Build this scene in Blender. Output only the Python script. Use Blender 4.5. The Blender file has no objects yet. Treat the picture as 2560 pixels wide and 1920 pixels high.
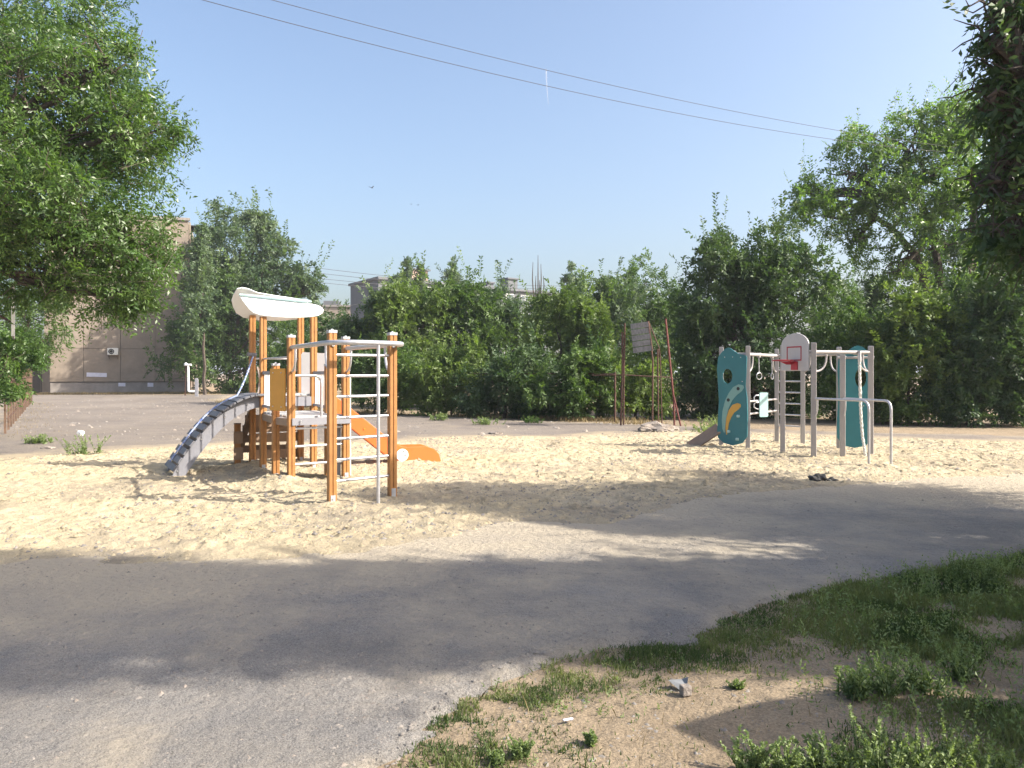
import bpy, bmesh, math, random
import numpy as np
from mathutils import Vector, Matrix

# ------------------------------------------------------------------ camera, sky, sun, exposure
SC = bpy.context.scene
COL = SC.collection
F, HZ, CAMH = 1970.0, 932.0, 1.6            # focal length and horizon row in photo pixels, eye height in m
cam_d = bpy.data.cameras.new('camera')
cam = bpy.data.objects.new('camera', cam_d); COL.objects.link(cam)
cam.location = (0, 0, CAMH); cam.rotation_euler = (math.radians(90), 0, 0)
cam_d.sensor_width = 36.0; cam_d.lens = F * 36 / 2560.0
cam_d.shift_y = -(960 - HZ) / 2560.0
cam_d.clip_start = 0.05; cam_d.clip_end = 20000
SC.camera = cam

SUN_EL, SUN_AZ = math.radians(37), math.radians(102)     # azimuth clockwise from +Y
SV = Vector((math.sin(SUN_AZ) * math.cos(SUN_EL), math.cos(SUN_AZ) * math.cos(SUN_EL), math.sin(SUN_EL)))
W = bpy.data.worlds.new('World'); SC.world = W; W.use_nodes = True
nt = W.node_tree
sky = nt.nodes.new('ShaderNodeTexSky'); sky.sky_type = 'NISHITA'; sky.sun_disc = False
sky.sun_elevation = SUN_EL; sky.sun_rotation = SUN_AZ
sky.air_density = 1.0; sky.dust_density = 4.6; sky.ozone_density = 1.6; sky.altitude = 0
nt.nodes['Background'].inputs['Strength'].default_value = 0.14
nt.links.new(sky.outputs[0], nt.nodes['Background'].inputs[0])
sun_d = bpy.data.lights.new('sun', 'SUN'); sun_d.energy = 5.0; sun_d.angle = math.radians(0.55)
sun_d.color = (1.0, 0.93, 0.82)
sun = bpy.data.objects.new('sun', sun_d); COL.objects.link(sun)
sun.rotation_euler = (-SV).to_track_quat('-Z', 'Y').to_euler(); sun.location = (20, -8, 30)
SC.view_settings.view_transform = 'Standard'; SC.view_settings.look = 'None'
SC.view_settings.gamma = 1.0; SC.view_settings.use_curve_mapping = False
SC.view_settings.exposure = 1.08
SC.cycles.max_bounces = 6; SC.cycles.diffuse_bounces = 3; SC.cycles.glossy_bounces = 2
SC.cycles.transmission_bounces = 4; SC.cycles.transparent_max_bounces = 6
SC.cycles.use_denoising = True

rnd = random.Random(7)
rng = np.random.default_rng(11)

def P(px, py, d):
    """photo pixel at forward distance d -> world point"""
    return Vector(((px - 1280) / F * d, d, CAMH + (HZ - py) / F * d))
def G(px, py):
    """photo pixel on the flat ground -> world point"""
    d = CAMH * F / (py - HZ)
    return Vector(((px - 1280) / F * d, d, 0))

# ------------------------------------------------------------------ materials
def new_mat(name):
    m = bpy.data.materials.new(name); m.use_nodes = True
    return m, m.node_tree, m.node_tree.nodes['Principled BSDF']
def mat(name, col, rough=.6, var=.12, scale=6.0, bump=0.0, bscale=60.0, metal=0.0, col2=None, detail=5):
    m, t, b = new_mat(name)
    tc = t.nodes.new('ShaderNodeTexCoord')
    n = t.nodes.new('ShaderNodeTexNoise'); n.inputs['Scale'].default_value = scale; n.inputs['Detail'].default_value = detail
    n.inputs['Roughness'].default_value = .65
    t.links.new(tc.outputs['Object'], n.inputs['Vector'])
    r = t.nodes.new('ShaderNodeMapRange'); r.inputs[1].default_value = .3; r.inputs[2].default_value = .7
    t.links.new(n.outputs['Fac'], r.inputs[0])
    mx = t.nodes.new('ShaderNodeMix'); mx.data_type = 'RGBA'
    a = [c * (1 - var) for c in col]; c2 = col2 if col2 else [min(1, c * (1 + var)) for c in col]
    mx.inputs['A'].default_value = (*a, 1); mx.inputs['B'].default_value = (*c2, 1)
    t.links.new(r.outputs[0], mx.inputs['Factor'])
    t.links.new(mx.outputs['Result'], b.inputs['Base Color'])
    b.inputs['Roughness'].default_value = rough; b.inputs['Metallic'].default_value = metal
    if bump:
        n2 = t.nodes.new('ShaderNodeTexNoise'); n2.inputs['Scale'].default_value = bscale; n2.inputs['Detail'].default_value = 6
        t.links.new(tc.outputs['Object'], n2.inputs['Vector'])
        bp = t.nodes.new('ShaderNodeBump'); bp.inputs['Strength'].default_value = 1; bp.inputs['Distance'].default_value = bump
        t.links.new(n2.outputs['Fac'], bp.inputs['Height']); t.links.new(bp.outputs[0], b.inputs['Normal'])
    return m
def leaf_mat(name, c1, c2, trans=.35, rough=.5, tcol=None, spec=.5):
    m, t, b = new_mat(name)
    at = t.nodes.new('ShaderNodeAttribute'); at.attribute_name = 'v'
    mx = t.nodes.new('ShaderNodeMix'); mx.data_type = 'RGBA'
    mx.inputs['A'].default_value = (*c1, 1); mx.inputs['B'].default_value = (*c2, 1)
    t.links.new(at.outputs['Fac'], mx.inputs['Factor'])
    t.links.new(mx.outputs['Result'], b.inputs['Base Color'])
    b.inputs['Roughness'].default_value = rough
    b.inputs['Specular IOR Level'].default_value = spec
    tr = t.nodes.new('ShaderNodeBsdfTranslucent')
    hs = t.nodes.new('ShaderNodeMix'); hs.data_type = 'RGBA'; hs.blend_type = 'MULTIPLY'; hs.inputs['Factor'].default_value = 1
    hs.inputs['B'].default_value = (*(tcol or (1.5, 1.7, .6)), 1)
    t.links.new(mx.outputs['Result'], hs.inputs['A']); t.links.new(hs.outputs['Result'], tr.inputs['Color'])
    ms = t.nodes.new('ShaderNodeMixShader'); ms.inputs[0].default_value = trans
    t.links.new(b.outputs[0], ms.inputs[1]); t.links.new(tr.outputs[0], ms.inputs[2])
    t.links.new(ms.outputs[0], t.nodes['Material Output'].inputs['Surface'])
    return m

M = {}
M['leaf'] = leaf_mat('leaf_elm', (.03, .068, .022), (.125, .19, .06), rough=.5, spec=.35)
M['leaf_blue'] = leaf_mat('leaf_poplar', (.04, .078, .042), (.135, .185, .10), rough=.5, spec=.35)
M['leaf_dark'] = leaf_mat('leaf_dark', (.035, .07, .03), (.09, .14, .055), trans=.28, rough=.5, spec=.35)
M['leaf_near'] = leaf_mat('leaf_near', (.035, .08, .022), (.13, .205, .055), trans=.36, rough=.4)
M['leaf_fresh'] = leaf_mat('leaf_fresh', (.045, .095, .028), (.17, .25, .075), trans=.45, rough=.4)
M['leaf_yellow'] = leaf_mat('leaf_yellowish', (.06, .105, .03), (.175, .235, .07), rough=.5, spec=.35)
M['grass'] = leaf_mat('grass_blades', (.055, .09, .028), (.17, .19, .075), trans=.3, rough=.7)
M['drygrass'] = leaf_mat('dry_grass', (.16, .12, .06), (.34, .27, .14), trans=.25, rough=.8, tcol=(1.1, 1, .7))
M['weed'] = leaf_mat('weed_leaf', (.09, .14, .045), (.24, .30, .13), trans=.3, rough=.6)
M['bark'] = mat('bark', (.075, .058, .046), .9, .35, 9, .02, 40)
M['post'] = mat('orange_post', (.37, .172, .054), .5, .16, 9)
M['groove'] = mat('post_groove', (.16, .07, .025), .7, .1, 14)
M['gplastic'] = mat('grey_plastic', (.235, .235, .26), .5, .08, 10)
M['dkgrey'] = mat('dark_grey_plank', (.15, .15, .165), .6, .15, 12)
M['steel'] = mat('galvanised_tube', (.50, .50, .52), .38, .10, 25, metal=.55)
M['cap'] = mat('grey_cap', (.40, .41, .43), .5, .08, 10)
M['white'] = mat('white_panel', (.80, .81, .80), .4, .03, 5)
M['teal_edge'] = mat('pale_teal', (.30, .42, .42), .5, .05, 5)
M['mustard'] = mat('mustard_panel', (.60, .285, .03), .5, .06, 6)
M['orange'] = mat('orange_slide', (.76, .165, .038), .42, .05, 5)
M['brown'] = mat('brown_board', (.27, .185, .125), .6, .12, 9)
M['deck'] = mat('deck_board', (.42, .42, .42), .6, .12, 14)
M['bolt'] = mat('bolt', (.6, .6, .6), .35, .05, 9, metal=.7)
M['gpost'] = mat('pale_grey_post', (.34, .32, .315), .45, .05, 8)
M['teal'] = mat('teal_panel', (.028, .17, .20), .5, .05, 6)
M['pteal'] = mat('pale_teal_stripe', (.20, .38, .36), .5, .05, 6)
M['ochre'] = mat('ochre_stripe', (.58, .33, .06), .5, .05, 6)
M['pblue'] = mat('pale_blue_plate', (.35, .54, .54), .45, .04, 6)
M['board'] = mat('backboard_grey', (.46, .45, .46), .45, .04, 6)
M['red'] = mat('red_rim', (.36, .018, .035), .45, .06, 9)
M['black'] = mat('black_rubber', (.02, .02, .022), .6, .2, 20)
M['rope'] = mat('white_rope', (.62, .61, .57), .8, .15, 60, .004, 200)
M['dullmetal'] = mat('dull_sheet_metal', (.16, .165, .17), .6, .2, 20)
M['bluerope'] = mat('blue_white_rope', (.03, .09, .36), .8, .1, 30, col2=(.55, .62, .78))
M['rust'] = mat('rusty_iron', (.085, .042, .03), .85, .35, 18, .004, 90)
M['redrust'] = mat('red_painted_iron', (.14, .042, .036), .8, .3, 14, .003, 90)
M['rustwood'] = mat('rusty_pale_pickets', (.11, .068, .045), .9, .5, 7, .004, 70)
M['oldwood'] = mat('weathered_wood', (.28, .265, .26), .9, .3, 9, .006, 50)
M['panel'] = mat('concrete_panel', (.265, .218, .172), .9, .14, 1.4, .012, 40)
M['plinth'] = mat('concrete_plinth', (.26, .235, .215), .9, .18, 1.6, .012, 30)
M['joint'] = mat('panel_joint', (.185, .15, .12), .95, .2, 3)
M['greyc'] = mat('grey_concrete', (.115, .12, .13), .9, .14, .8)
M['brick'] = mat('vent_brick', (.42, .30, .24), .9, .25, 3)
M['darkmetal'] = mat('dark_metal_wall', (.018, .014, .013), .8, .3, 3)
M['paper'] = mat('paper', (.62, .62, .72), .8, .12, 5)
M['ac'] = mat('white_metal', (.68, .67, .62), .5, .05, 6)
M['glass'] = mat('window_glass', (.08, .10, .12), .15, .2, 1)
M['frame'] = mat('window_frame', (.6, .6, .58), .6, .1, 5)
M['stone'] = mat('broken_concrete', (.24, .205, .175), .9, .3, 7, .02, 30)
M['chip'] = mat('stone_chip', (.20, .18, .16), .9, .5, 20)
M['wire'] = mat('cable', (.06, .06, .07), .6, .1, 4)
M['pole'] = mat('concrete_pole', (.33, .31, .29), .9, .15, 4, .005, 40)
M['cloud'] = mat('white_vapour', (.85, .87, .9), 1, .02, 1)
_c = M['cloud'].node_tree; _t = _c.nodes.new('ShaderNodeBsdfTransparent'); _m = _c.nodes.new('ShaderNodeMixShader'); _m.inputs[0].default_value = .22
_c.links.new(_t.outputs[0], _m.inputs[1]); _c.links.new(_c.nodes['Principled BSDF'].outputs[0], _m.inputs[2]); _c.links.new(_m.outputs[0], _c.nodes['Material Output'].inputs['Surface'])
M['bird'] = mat('bird_feathers', (.02, .02, .02), .8, .2, 4)
M['faded'] = mat('faded_paint', (.44, .38, .32), .9, .2, 9)

# ------------------------------------------------------------------ mesh helpers
class MB:
    def __init__(s): s.v = []; s.f = []; s.smooth = False
    def add(s, vs, fs):
        o = len(s.v); s.v += [tuple(v) for v in vs]; s.f += [tuple(i + o for i in f) for f in fs]; return s
    def box(s, c, size, rz=0.0, R=None):
        hx, hy, hz = size[0] / 2, size[1] / 2, size[2] / 2
        R = R or Matrix.Rotation(rz, 3, 'Z'); c = Vector(c)
        vs = [c + R @ Vector((x * hx, y * hy, z * hz)) for z in (-1, 1) for x, y in ((-1, -1), (1, -1), (1, 1), (-1, 1))]
        return s.add(vs, [(3, 2, 1, 0), (4, 5, 6, 7), (0, 1, 5, 4), (1, 2, 6, 5), (2, 3, 7, 6), (3, 0, 4, 7)])
    def beam(s, a, b, w, h, up=(0, 0, 1)):
        a, b = Vector(a), Vector(b); d = (b - a); L = d.length; d.normalize()
        side = Vector(up).cross(d); side.normalize(); u = d.cross(side)
        return s.box((a + b) / 2, (L, w, h), R=Matrix((d, side, u)).transposed())
    def tube(s, pts, r, n=8, cap=True):
        pts = [Vector(p) for p in pts]; k = len(pts)
        rs = r if isinstance(r, (list, tuple)) else [r] * k
        vs, fs = [], []; prev = None
        for i, p in enumerate(pts):
            d = (pts[min(i + 1, k - 1)] - pts[max(i - 1, 0)]).normalized()
            ref = prev if prev else (Vector((0, 0, 1)) if abs(d.z) < .9 else Vector((1, 0, 0)))
            a = (ref - d * ref.dot(d)).normalized(); b = d.cross(a); prev = a
            for j in range(n):
                t = 2 * math.pi * j / n
                vs.append(p + (a * math.cos(t) + b * math.sin(t)) * rs[i])
        for i in range(k - 1):
            for j in range(n):
                q = (j + 1) % n
                fs.append((i * n + j, i * n + q, (i + 1) * n + q, (i + 1) * n + j))
        if cap: fs += [tuple(range(n - 1, -1, -1)), tuple((k - 1) * n + j for j in range(n))]
        s.smooth = True
        return s.add(vs, fs)
    def prism(s, poly, origin, ax, ay, thick):
        """extrude a 2-D polygon lying on origin + x*ax + y*ay by thick along ax x ay (centred)"""
        o, ax, ay = Vector(origin), Vector(ax), Vector(ay); nrm = ax.cross(ay).normalized()
        n = len(poly)
        vs = [o + ax * x + ay * y + nrm * (k * thick / 2) for k in (-1, 1) for x, y in poly]
        fs = [tuple(range(n - 1, -1, -1)), tuple(range(n, 2 * n))] + [(i, (i + 1) % n, n + (i + 1) % n, n + i) for i in range(n)]
        return s.add(vs, fs)
    def blob(s, c, r, seed=0, sub=2, squash=(1, 1, 1), rough=.3):
        bm = bmesh.new(); bmesh.ops.create_icosphere(bm, subdivisions=sub, radius=1)
        R = random.Random(seed); ph = [R.uniform(0, 6) for _ in range(6)]
        for v in bm.verts:
            p = v.co; k = 1 + rough * (math.sin(3 * p.x + ph[0]) * math.sin(4 * p.y + ph[1]) + .6 * math.sin(6 * p.z + ph[2]) * math.sin(5 * p.x + ph[3]) + R.uniform(-.3, .3))
            v.co = Vector((p.x * squash[0], p.y * squash[1], p.z * squash[2])) * r * k
        bm.verts.index_update()
        s.add([v.co + Vector(c) for v in bm.verts], [[v.index for v in f.verts] for f in bm.faces]); bm.free()
        return s

def root_loc(o):
    while o.parent: o = o.parent
    return Vector(o.location)
def smooth_by_angle(me, ang=.7):
    me.polygons.foreach_set('use_smooth', [True] * len(me.polygons))
    try: me.set_sharp_from_angle(angle=ang)
    except Exception: pass
def obj(name, mb, m, parent=None, bevel=0.0):
    off = root_loc(parent) if parent else Vector((0, 0, 0))
    me = bpy.data.meshes.new(name)
    me.from_pydata([tuple(Vector(v) - off) for v in mb.v], [], mb.f)
    me.materials.append(M[m] if isinstance(m, str) else m)
    if mb.smooth: smooth_by_angle(me)
    o = bpy.data.objects.new(name, me); COL.objects.link(o)
    if parent: o.parent = parent
    if bevel:
        bv = o.modifiers.new('bevel', 'BEVEL'); bv.width = bevel; bv.segments = 2; bv.limit_method = 'ANGLE'
    return o
def tag(o, label, cat, group=None):
    o['label'] = label; o['category'] = cat
    if group: o['group'] = group
    return o
def kind(o, k): o['kind'] = k; return o
def thing(name, label, cat, loc, group=None):
    o = bpy.data.objects.new(name, None); COL.objects.link(o); o.location = loc
    o.empty_display_size = .2
    return tag(o, label, cat, group)
def single(name, mb, m, label, cat, group=None, bevel=0):
    """a thing that is one mesh, with its origin at its own base"""
    vs = np.array([tuple(v) for v in mb.v]); c = (vs.min(0) + vs.max(0)) / 2; c[2] = vs[:, 2].min()
    mb.v = [tuple(v - c) for v in vs]
    o = obj(name, mb, m, None, bevel); o.location = c
    return tag(o, label, cat, group)
def npmesh(name, verts, faces4, m, parent=None, attr=None, smooth=False):
    me = bpy.data.meshes.new(name); n = len(verts); k = faces4.shape[1]; nf = len(faces4)
    me.vertices.add(n); me.loops.add(nf * k); me.polygons.add(nf)
    me.vertices.foreach_set('co', np.ascontiguousarray(verts, dtype=np.float32).ravel())
    me.loops.foreach_set('vertex_index', faces4.astype(np.int32).ravel())
    me.polygons.foreach_set('loop_start', np.arange(0, nf * k, k, dtype=np.int32))
    if smooth: me.polygons.foreach_set('use_smooth', np.ones(nf, dtype=bool))
    me.update(calc_edges=True)
    if attr is not None:
        for an, av in attr.items():
            a = me.attributes.new(an, 'FLOAT', 'POINT'); a.data.foreach_set('value', av.astype(np.float32))
    me.materials.append(M[m] if isinstance(m, str) else m)
    o = bpy.data.objects.new(name, me); COL.objects.link(o)
    if parent: o.parent = parent
    return o

def vnoise(x, y, scale, seed):
    r = np.random.default_rng(seed); T = r.random((256, 256))
    u, v = x / scale + 1000, y / scale + 1000
    i, j = np.floor(u).astype(int), np.floor(v).astype(int); a, b = u - i, v - j
    a = a * a * (3 - 2 * a); b = b * b * (3 - 2 * b); i %= 256; j %= 256; i1, j1 = (i + 1) % 256, (j + 1) % 256
    return (T[i, j] * (1 - a) + T[i1, j] * a) * (1 - b) + (T[i, j1] * (1 - a) + T[i1, j1] * a) * b
def fbm(x, y, scale, seed, o=3):
    s = 0; k = 1; t = 0
    for q in range(o):
        s = s + k * vnoise(x, y, scale / 2 ** q, seed + q); t += k; k *= .5
    return s / t
def sdf(x, y, poly):
    """signed distance to polygon, positive inside"""
    d = np.full(x.shape, 1e9); ins = np.zeros(x.shape, bool); n = len(poly)
    for i in range(n):
        ax, ay = poly[i][:2]; bx, by = poly[(i + 1) % n][:2]
        ex, ey = bx - ax, by - ay
        t = np.clip(((x - ax) * ex + (y - ay) * ey) / (ex * ex + ey * ey + 1e-9), 0, 1)
        d = np.minimum(d, np.hypot(x - ax - t * ex, y - ay - t * ey))
        c = (ay > y) != (by > y)
        with np.errstate(divide='ignore', invalid='ignore'):
            xi = ax + (y - ay) / (by - ay) * ex if by != ay else np.full(x.shape, 1e9)
        ins ^= c & (x < xi)
    return np.where(ins, d, -d)
def sstep(a, b, x):
    t = np.clip((x - a) / (b - a), 0, 1); return t * t * (3 - 2 * t)
def grid(x0, x1, y0, y1, st):
    xs = np.arange(x0, x1 + st / 2, st); ys = np.arange(y0, y1 + st / 2, st)
    X, Y = np.meshgrid(xs, ys); nx, ny = len(xs), len(ys)
    i = np.arange(ny - 1)[:, None] * nx + np.arange(nx - 1)[None]
    Fc = np.stack([i, i + 1, i + nx + 1, i + nx], -1).reshape(-1, 4)
    return X.ravel(), Y.ravel(), Fc
def prune(verts, faces, keepf, attr):
    faces = faces[keepf]; used = np.zeros(len(verts), bool); used[faces.ravel()] = True
    idx = np.cumsum(used) - 1
    return verts[used], idx[faces], {k: v[used] for k, v in attr.items()}

# ------------------------------------------------------------------ ground surfaces
def node(t, typ, **kw):
    n = t.nodes.new(typ)
    for k, v in kw.items():
        if k in n.inputs: n.inputs[k].default_value = v
        else: setattr(n, k, v)
    return n
def ground_mat(name, base, alt, dust, big=.35, speck=220.0, speckamt=.5, bump=.004, bscale=140, pits=.0, pscale=1.3):
    """mineral surface: large soft patches, fine grain, attribute 'dust' brings in a second colour"""
    m, t, b = new_mat(name); L = t.links.new
    g = t.nodes.new('ShaderNodeNewGeometry')
    n1 = node(t, 'ShaderNodeTexNoise', Scale=big, Detail=7.0, Roughness=.62); L(g.outputs['Position'], n1.inputs['Vector'])
    r1 = node(t, 'ShaderNodeMapRange'); r1.inputs[1].default_value = .36; r1.inputs[2].default_value = .64; L(n1.outputs['Fac'], r1.inputs[0])
    mx = node(t, 'ShaderNodeMix', data_type='RGBA'); mx.inputs['A'].default_value = (*base, 1); mx.inputs['B'].default_value = (*alt, 1)
    L(r1.outputs[0], mx.inputs['Factor'])
    n2 = node(t, 'ShaderNodeTexNoise', Scale=speck, Detail=3.0, Roughness=.8); L(g.outputs['Position'], n2.inputs['Vector'])
    r2 = node(t, 'ShaderNodeMapRange'); r2.inputs[1].default_value = .32; r2.inputs[2].default_value = .68
    r2.inputs[3].default_value = 1 - speckamt; r2.inputs[4].default_value = 1 + speckamt; L(n2.outputs['Fac'], r2.inputs[0])
    at = node(t, 'ShaderNodeAttribute', attribute_name='dust')
    n3 = node(t, 'ShaderNodeTexNoise', Scale=pscale, Detail=8.0, Roughness=.7); L(g.outputs['Position'], n3.inputs['Vector'])
    ad = node(t, 'ShaderNodeMath', operation='MULTIPLY_ADD'); L(n3.outputs['Fac'], ad.inputs[0]); ad.inputs[1].default_value = 2.6; ad.inputs[2].default_value = -1.3
    a2 = node(t, 'ShaderNodeMath', operation='ADD', use_clamp=True); L(at.outputs['Fac'], a2.inputs[0])
    am = node(t, 'ShaderNodeMath', operation='MULTIPLY'); L(ad.outputs[0], am.inputs[0])
    # patches matter most where the dust is half way
    s1 = node(t, 'ShaderNodeMath', operation='SUBTRACT'); s1.inputs[0].default_value = 1; L(at.outputs['Fac'], s1.inputs[1])
    p1 = node(t, 'ShaderNodeMath', operation='MULTIPLY'); L(at.outputs['Fac'], p1.inputs[0]); L(s1.outputs[0], p1.inputs[1])
    p2 = node(t, 'ShaderNodeMath', operation='MULTIPLY'); L(p1.outputs[0], p2.inputs[0]); p2.inputs[1].default_value = 4
    L(p2.outputs[0], am.inputs[1]); L(am.outputs[0], a2.inputs[1])
    # sparse dark pits and pale crumbs
    vo = node(t, 'ShaderNodeTexNoise', Scale=speck * .38, Detail=2.0, Roughness=.6); L(g.outputs['Position'], vo.inputs['Vector'])
    vr = node(t, 'ShaderNodeMapRange'); vr.inputs[1].default_value = .27; vr.inputs[2].default_value = .42
    vr.inputs[3].default_value = 1 - pits; vr.inputs[4].default_value = 1; L(vo.outputs['Fac'], vr.inputs[0])
    mm = node(t, 'ShaderNodeMath', operation='MULTIPLY'); L(r2.outputs[0], mm.inputs[0]); L(vr.outputs[0], mm.inputs[1])
    r2 = mm
    mv = node(t, 'ShaderNodeMix', data_type='RGBA', blend_type='MULTIPLY'); mv.inputs['Factor'].default_value = 1
    L(mx.outputs['Result'], mv.inputs['A']); L(r2.outputs[0], mv.inputs['B'])
    md = node(t, 'ShaderNodeMix', data_type='RGBA'); L(a2.outputs[0], md.inputs['Factor'])
    L(mv.outputs['Result'], md.inputs['A']); md.inputs['B'].default_value = (*dust, 1)
    L(md.outputs['Result'], b.inputs['Base Color']); b.inputs['Roughness'].default_value = .92
    b.inputs['Specular IOR Level'].default_value = .25
    n4 = node(t, 'ShaderNodeTexNoise', Scale=bscale, Detail=5.0, Roughness=.75); L(g.outputs['Position'], n4.inputs['Vector'])
    n5 = node(t, 'ShaderNodeTexNoise', Scale=bscale * .16, Detail=3.0, Roughness=.6); L(g.outputs['Position'], n5.inputs['Vector'])
    b0 = node(t, 'ShaderNodeBump', Strength=1.0, Distance=bump * 3.0); L(n5.outputs['Fac'], b0.inputs['Height'])
    bp = node(t, 'ShaderNodeBump', Strength=1.0, Distance=bump); L(n4.outputs['Fac'], bp.inputs['Height']); L(b0.outputs[0], bp.inputs['Normal']); L(bp.outputs[0], b.inputs['Normal'])
    return m
SANDC = (.39, .322, .207)
M['soil'] = ground_mat('soil', (.235, .18, .12), (.30, .235, .16), (.16, .135, .10), .9, 80, .3, .014, 45, pits=.35)
M['asphalt'] = ground_mat('asphalt', (.165, .156, .148), (.235, .222, .208), (.385, .33, .25), .5, 150, .55, .010, 95, pits=.55)
M['court'] = ground_mat('court_asphalt', (.14, .12, .107), (.19, .165, .145), (.34, .28, .19), .22, 45, .3, .008, 45, pits=.3)
M['sand'] = ground_mat('sand', SANDC, (.43, .36, .248), (.235, .20, .15), .6, 130, .16, .012, 55)

SAND = [(-14, 5.4), (-6, 5.9), (-4.5, 6.1), (-2.5, 6.75), (-1.2, 7.0), (-.6, 7.6), (.1, 8.15), (1.0, 8.35), (1.75, 8.9), (2.4, 9.9), (3.9, 10.9), (6.2, 11.6),
        (8, 12.1), (15, 13), (15, 18.5), (11.5, 18.2), (8.5, 19.2), (6.8, 20.6), (4.4, 21.0), (1.2, 19.6), (-1.8, 19.5), (-3.4, 17.7), (-6.2, 17.6), (-7.6, 16.6), (-9.4, 14.8), (-14, 14.0)]
EDGE = [(-.62, -3), (-.50, 2.6), (-.45, 3.2), (-.36, 3.55), (-.24, 3.95), (.27, 4.5), (1.0, 4.75), (1.7, 5.4), (3.1, 6.35), (4.5, 6.95), (7.5, 8.2), (12, 9.6), (16, 10.6)]

# soil sheet reaching the horizon, finer near the camera
xs = np.unique(np.concatenate([np.linspace(-3000, -60, 12), np.linspace(-60, -8, 40), np.arange(-8, 9, .12), np.linspace(9, 60, 40), np.linspace(60, 3000, 12)]))
ys = np.unique(np.concatenate([np.linspace(-300, -4, 12), np.arange(-4, 13, .12), np.linspace(13, 70, 60), np.linspace(70, 6000, 14)]))
X, Y = np.meshgrid(xs, ys); nx = len(xs); X, Y = X.ravel(), Y.ravel()
i = np.arange(len(ys) - 1)[:, None] * nx + np.arange(nx - 1)[None]
Fc = np.stack([i, i + 1, i + nx + 1, i + nx], -1).reshape(-1, 4)
Z = -.02 + (fbm(X, Y, 1.1, 3) - .5) * .035 * (np.hypot(X, Y) < 14)
soil_dust = sstep(.55, .75, fbm(X, Y, 1.6, 8)) * .6
kind(npmesh('ground', np.stack([X, Y, Z], 1), Fc, 'soil', attr={'dust': soil_dust}), 'structure')

# asphalt path in front, ragged where it meets the soil
X, Y, Fc = grid(-16, 15, -3, 13, .07)
PATH = EDGE + [(16, 14), (-17, 14), (-17, -3)]
sd = sdf(X, Y, PATH) + (fbm(X, Y, .35, 21) - .5) * .28 + (fbm(X, Y, .09, 22, 2) - .5) * .10
ss = sdf(X, Y, SAND)
dust = sstep(-3.4, .3, ss + (fbm(X, Y, 1.4, 31) - .5) * 2.2) * .97
dust = np.maximum(dust, .10 + .34 * sstep(.42, .62, fbm(X, Y, .9, 33)))
dust = np.maximum(dust, sstep(.52, .66, fbm(X, Y, .55, 35)) * .35)
Zp = np.where(sd > 0, .006 + .012 * sstep(0, .12, sd), -.03 + 0 * sd) + (fbm(X, Y, .7, 41) - .5) * .008
V = np.stack([X, Y, Zp], 1); keep = (sd[Fc] > -.45).all(1)
V, Fp, A = prune(V, Fc, keep, {'dust': dust})
kind(npmesh('asphalt_path', V, Fp, 'asphalt', attr=A, smooth=True), 'structure')

# old ball court behind the sand
COURT = [(-30, 13), (13, 13), (13, 20), (9, 21.5), (4.6, 24), (1, 26), (-4, 29.5), (-10, 34), (-17, 46), (-20, 57), (-37, 57), (-30, 46), (-17, 25), (-13, 18)]
X, Y, Fc = grid(-40, 14, 13, 58, .3)
sd = sdf(X, Y, COURT) + (fbm(X, Y, 1.5, 51) - .5) * 1.2
ss = sdf(X, Y, SAND)
dust = np.maximum(sstep(-1.4, .2, ss + (fbm(X, Y, 1.2, 53) - .5)), sstep(1.2, -.3, sd) * .6)
dust = np.maximum(dust, .16 * fbm(X, Y, 2.5, 55))
Zc = np.where(sd > 0, .012, -.05) + (fbm(X, Y, 3, 57) - .5) * .01
V = np.stack([X, Y, Zc], 1); keep = (sd[Fc] > -.5).all(1)
V, Fp, A = prune(V, Fc, keep, {'dust': dust})
kind(npmesh('asphalt_court', V, Fp, 'court', attr=A, smooth=True), 'structure')

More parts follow.
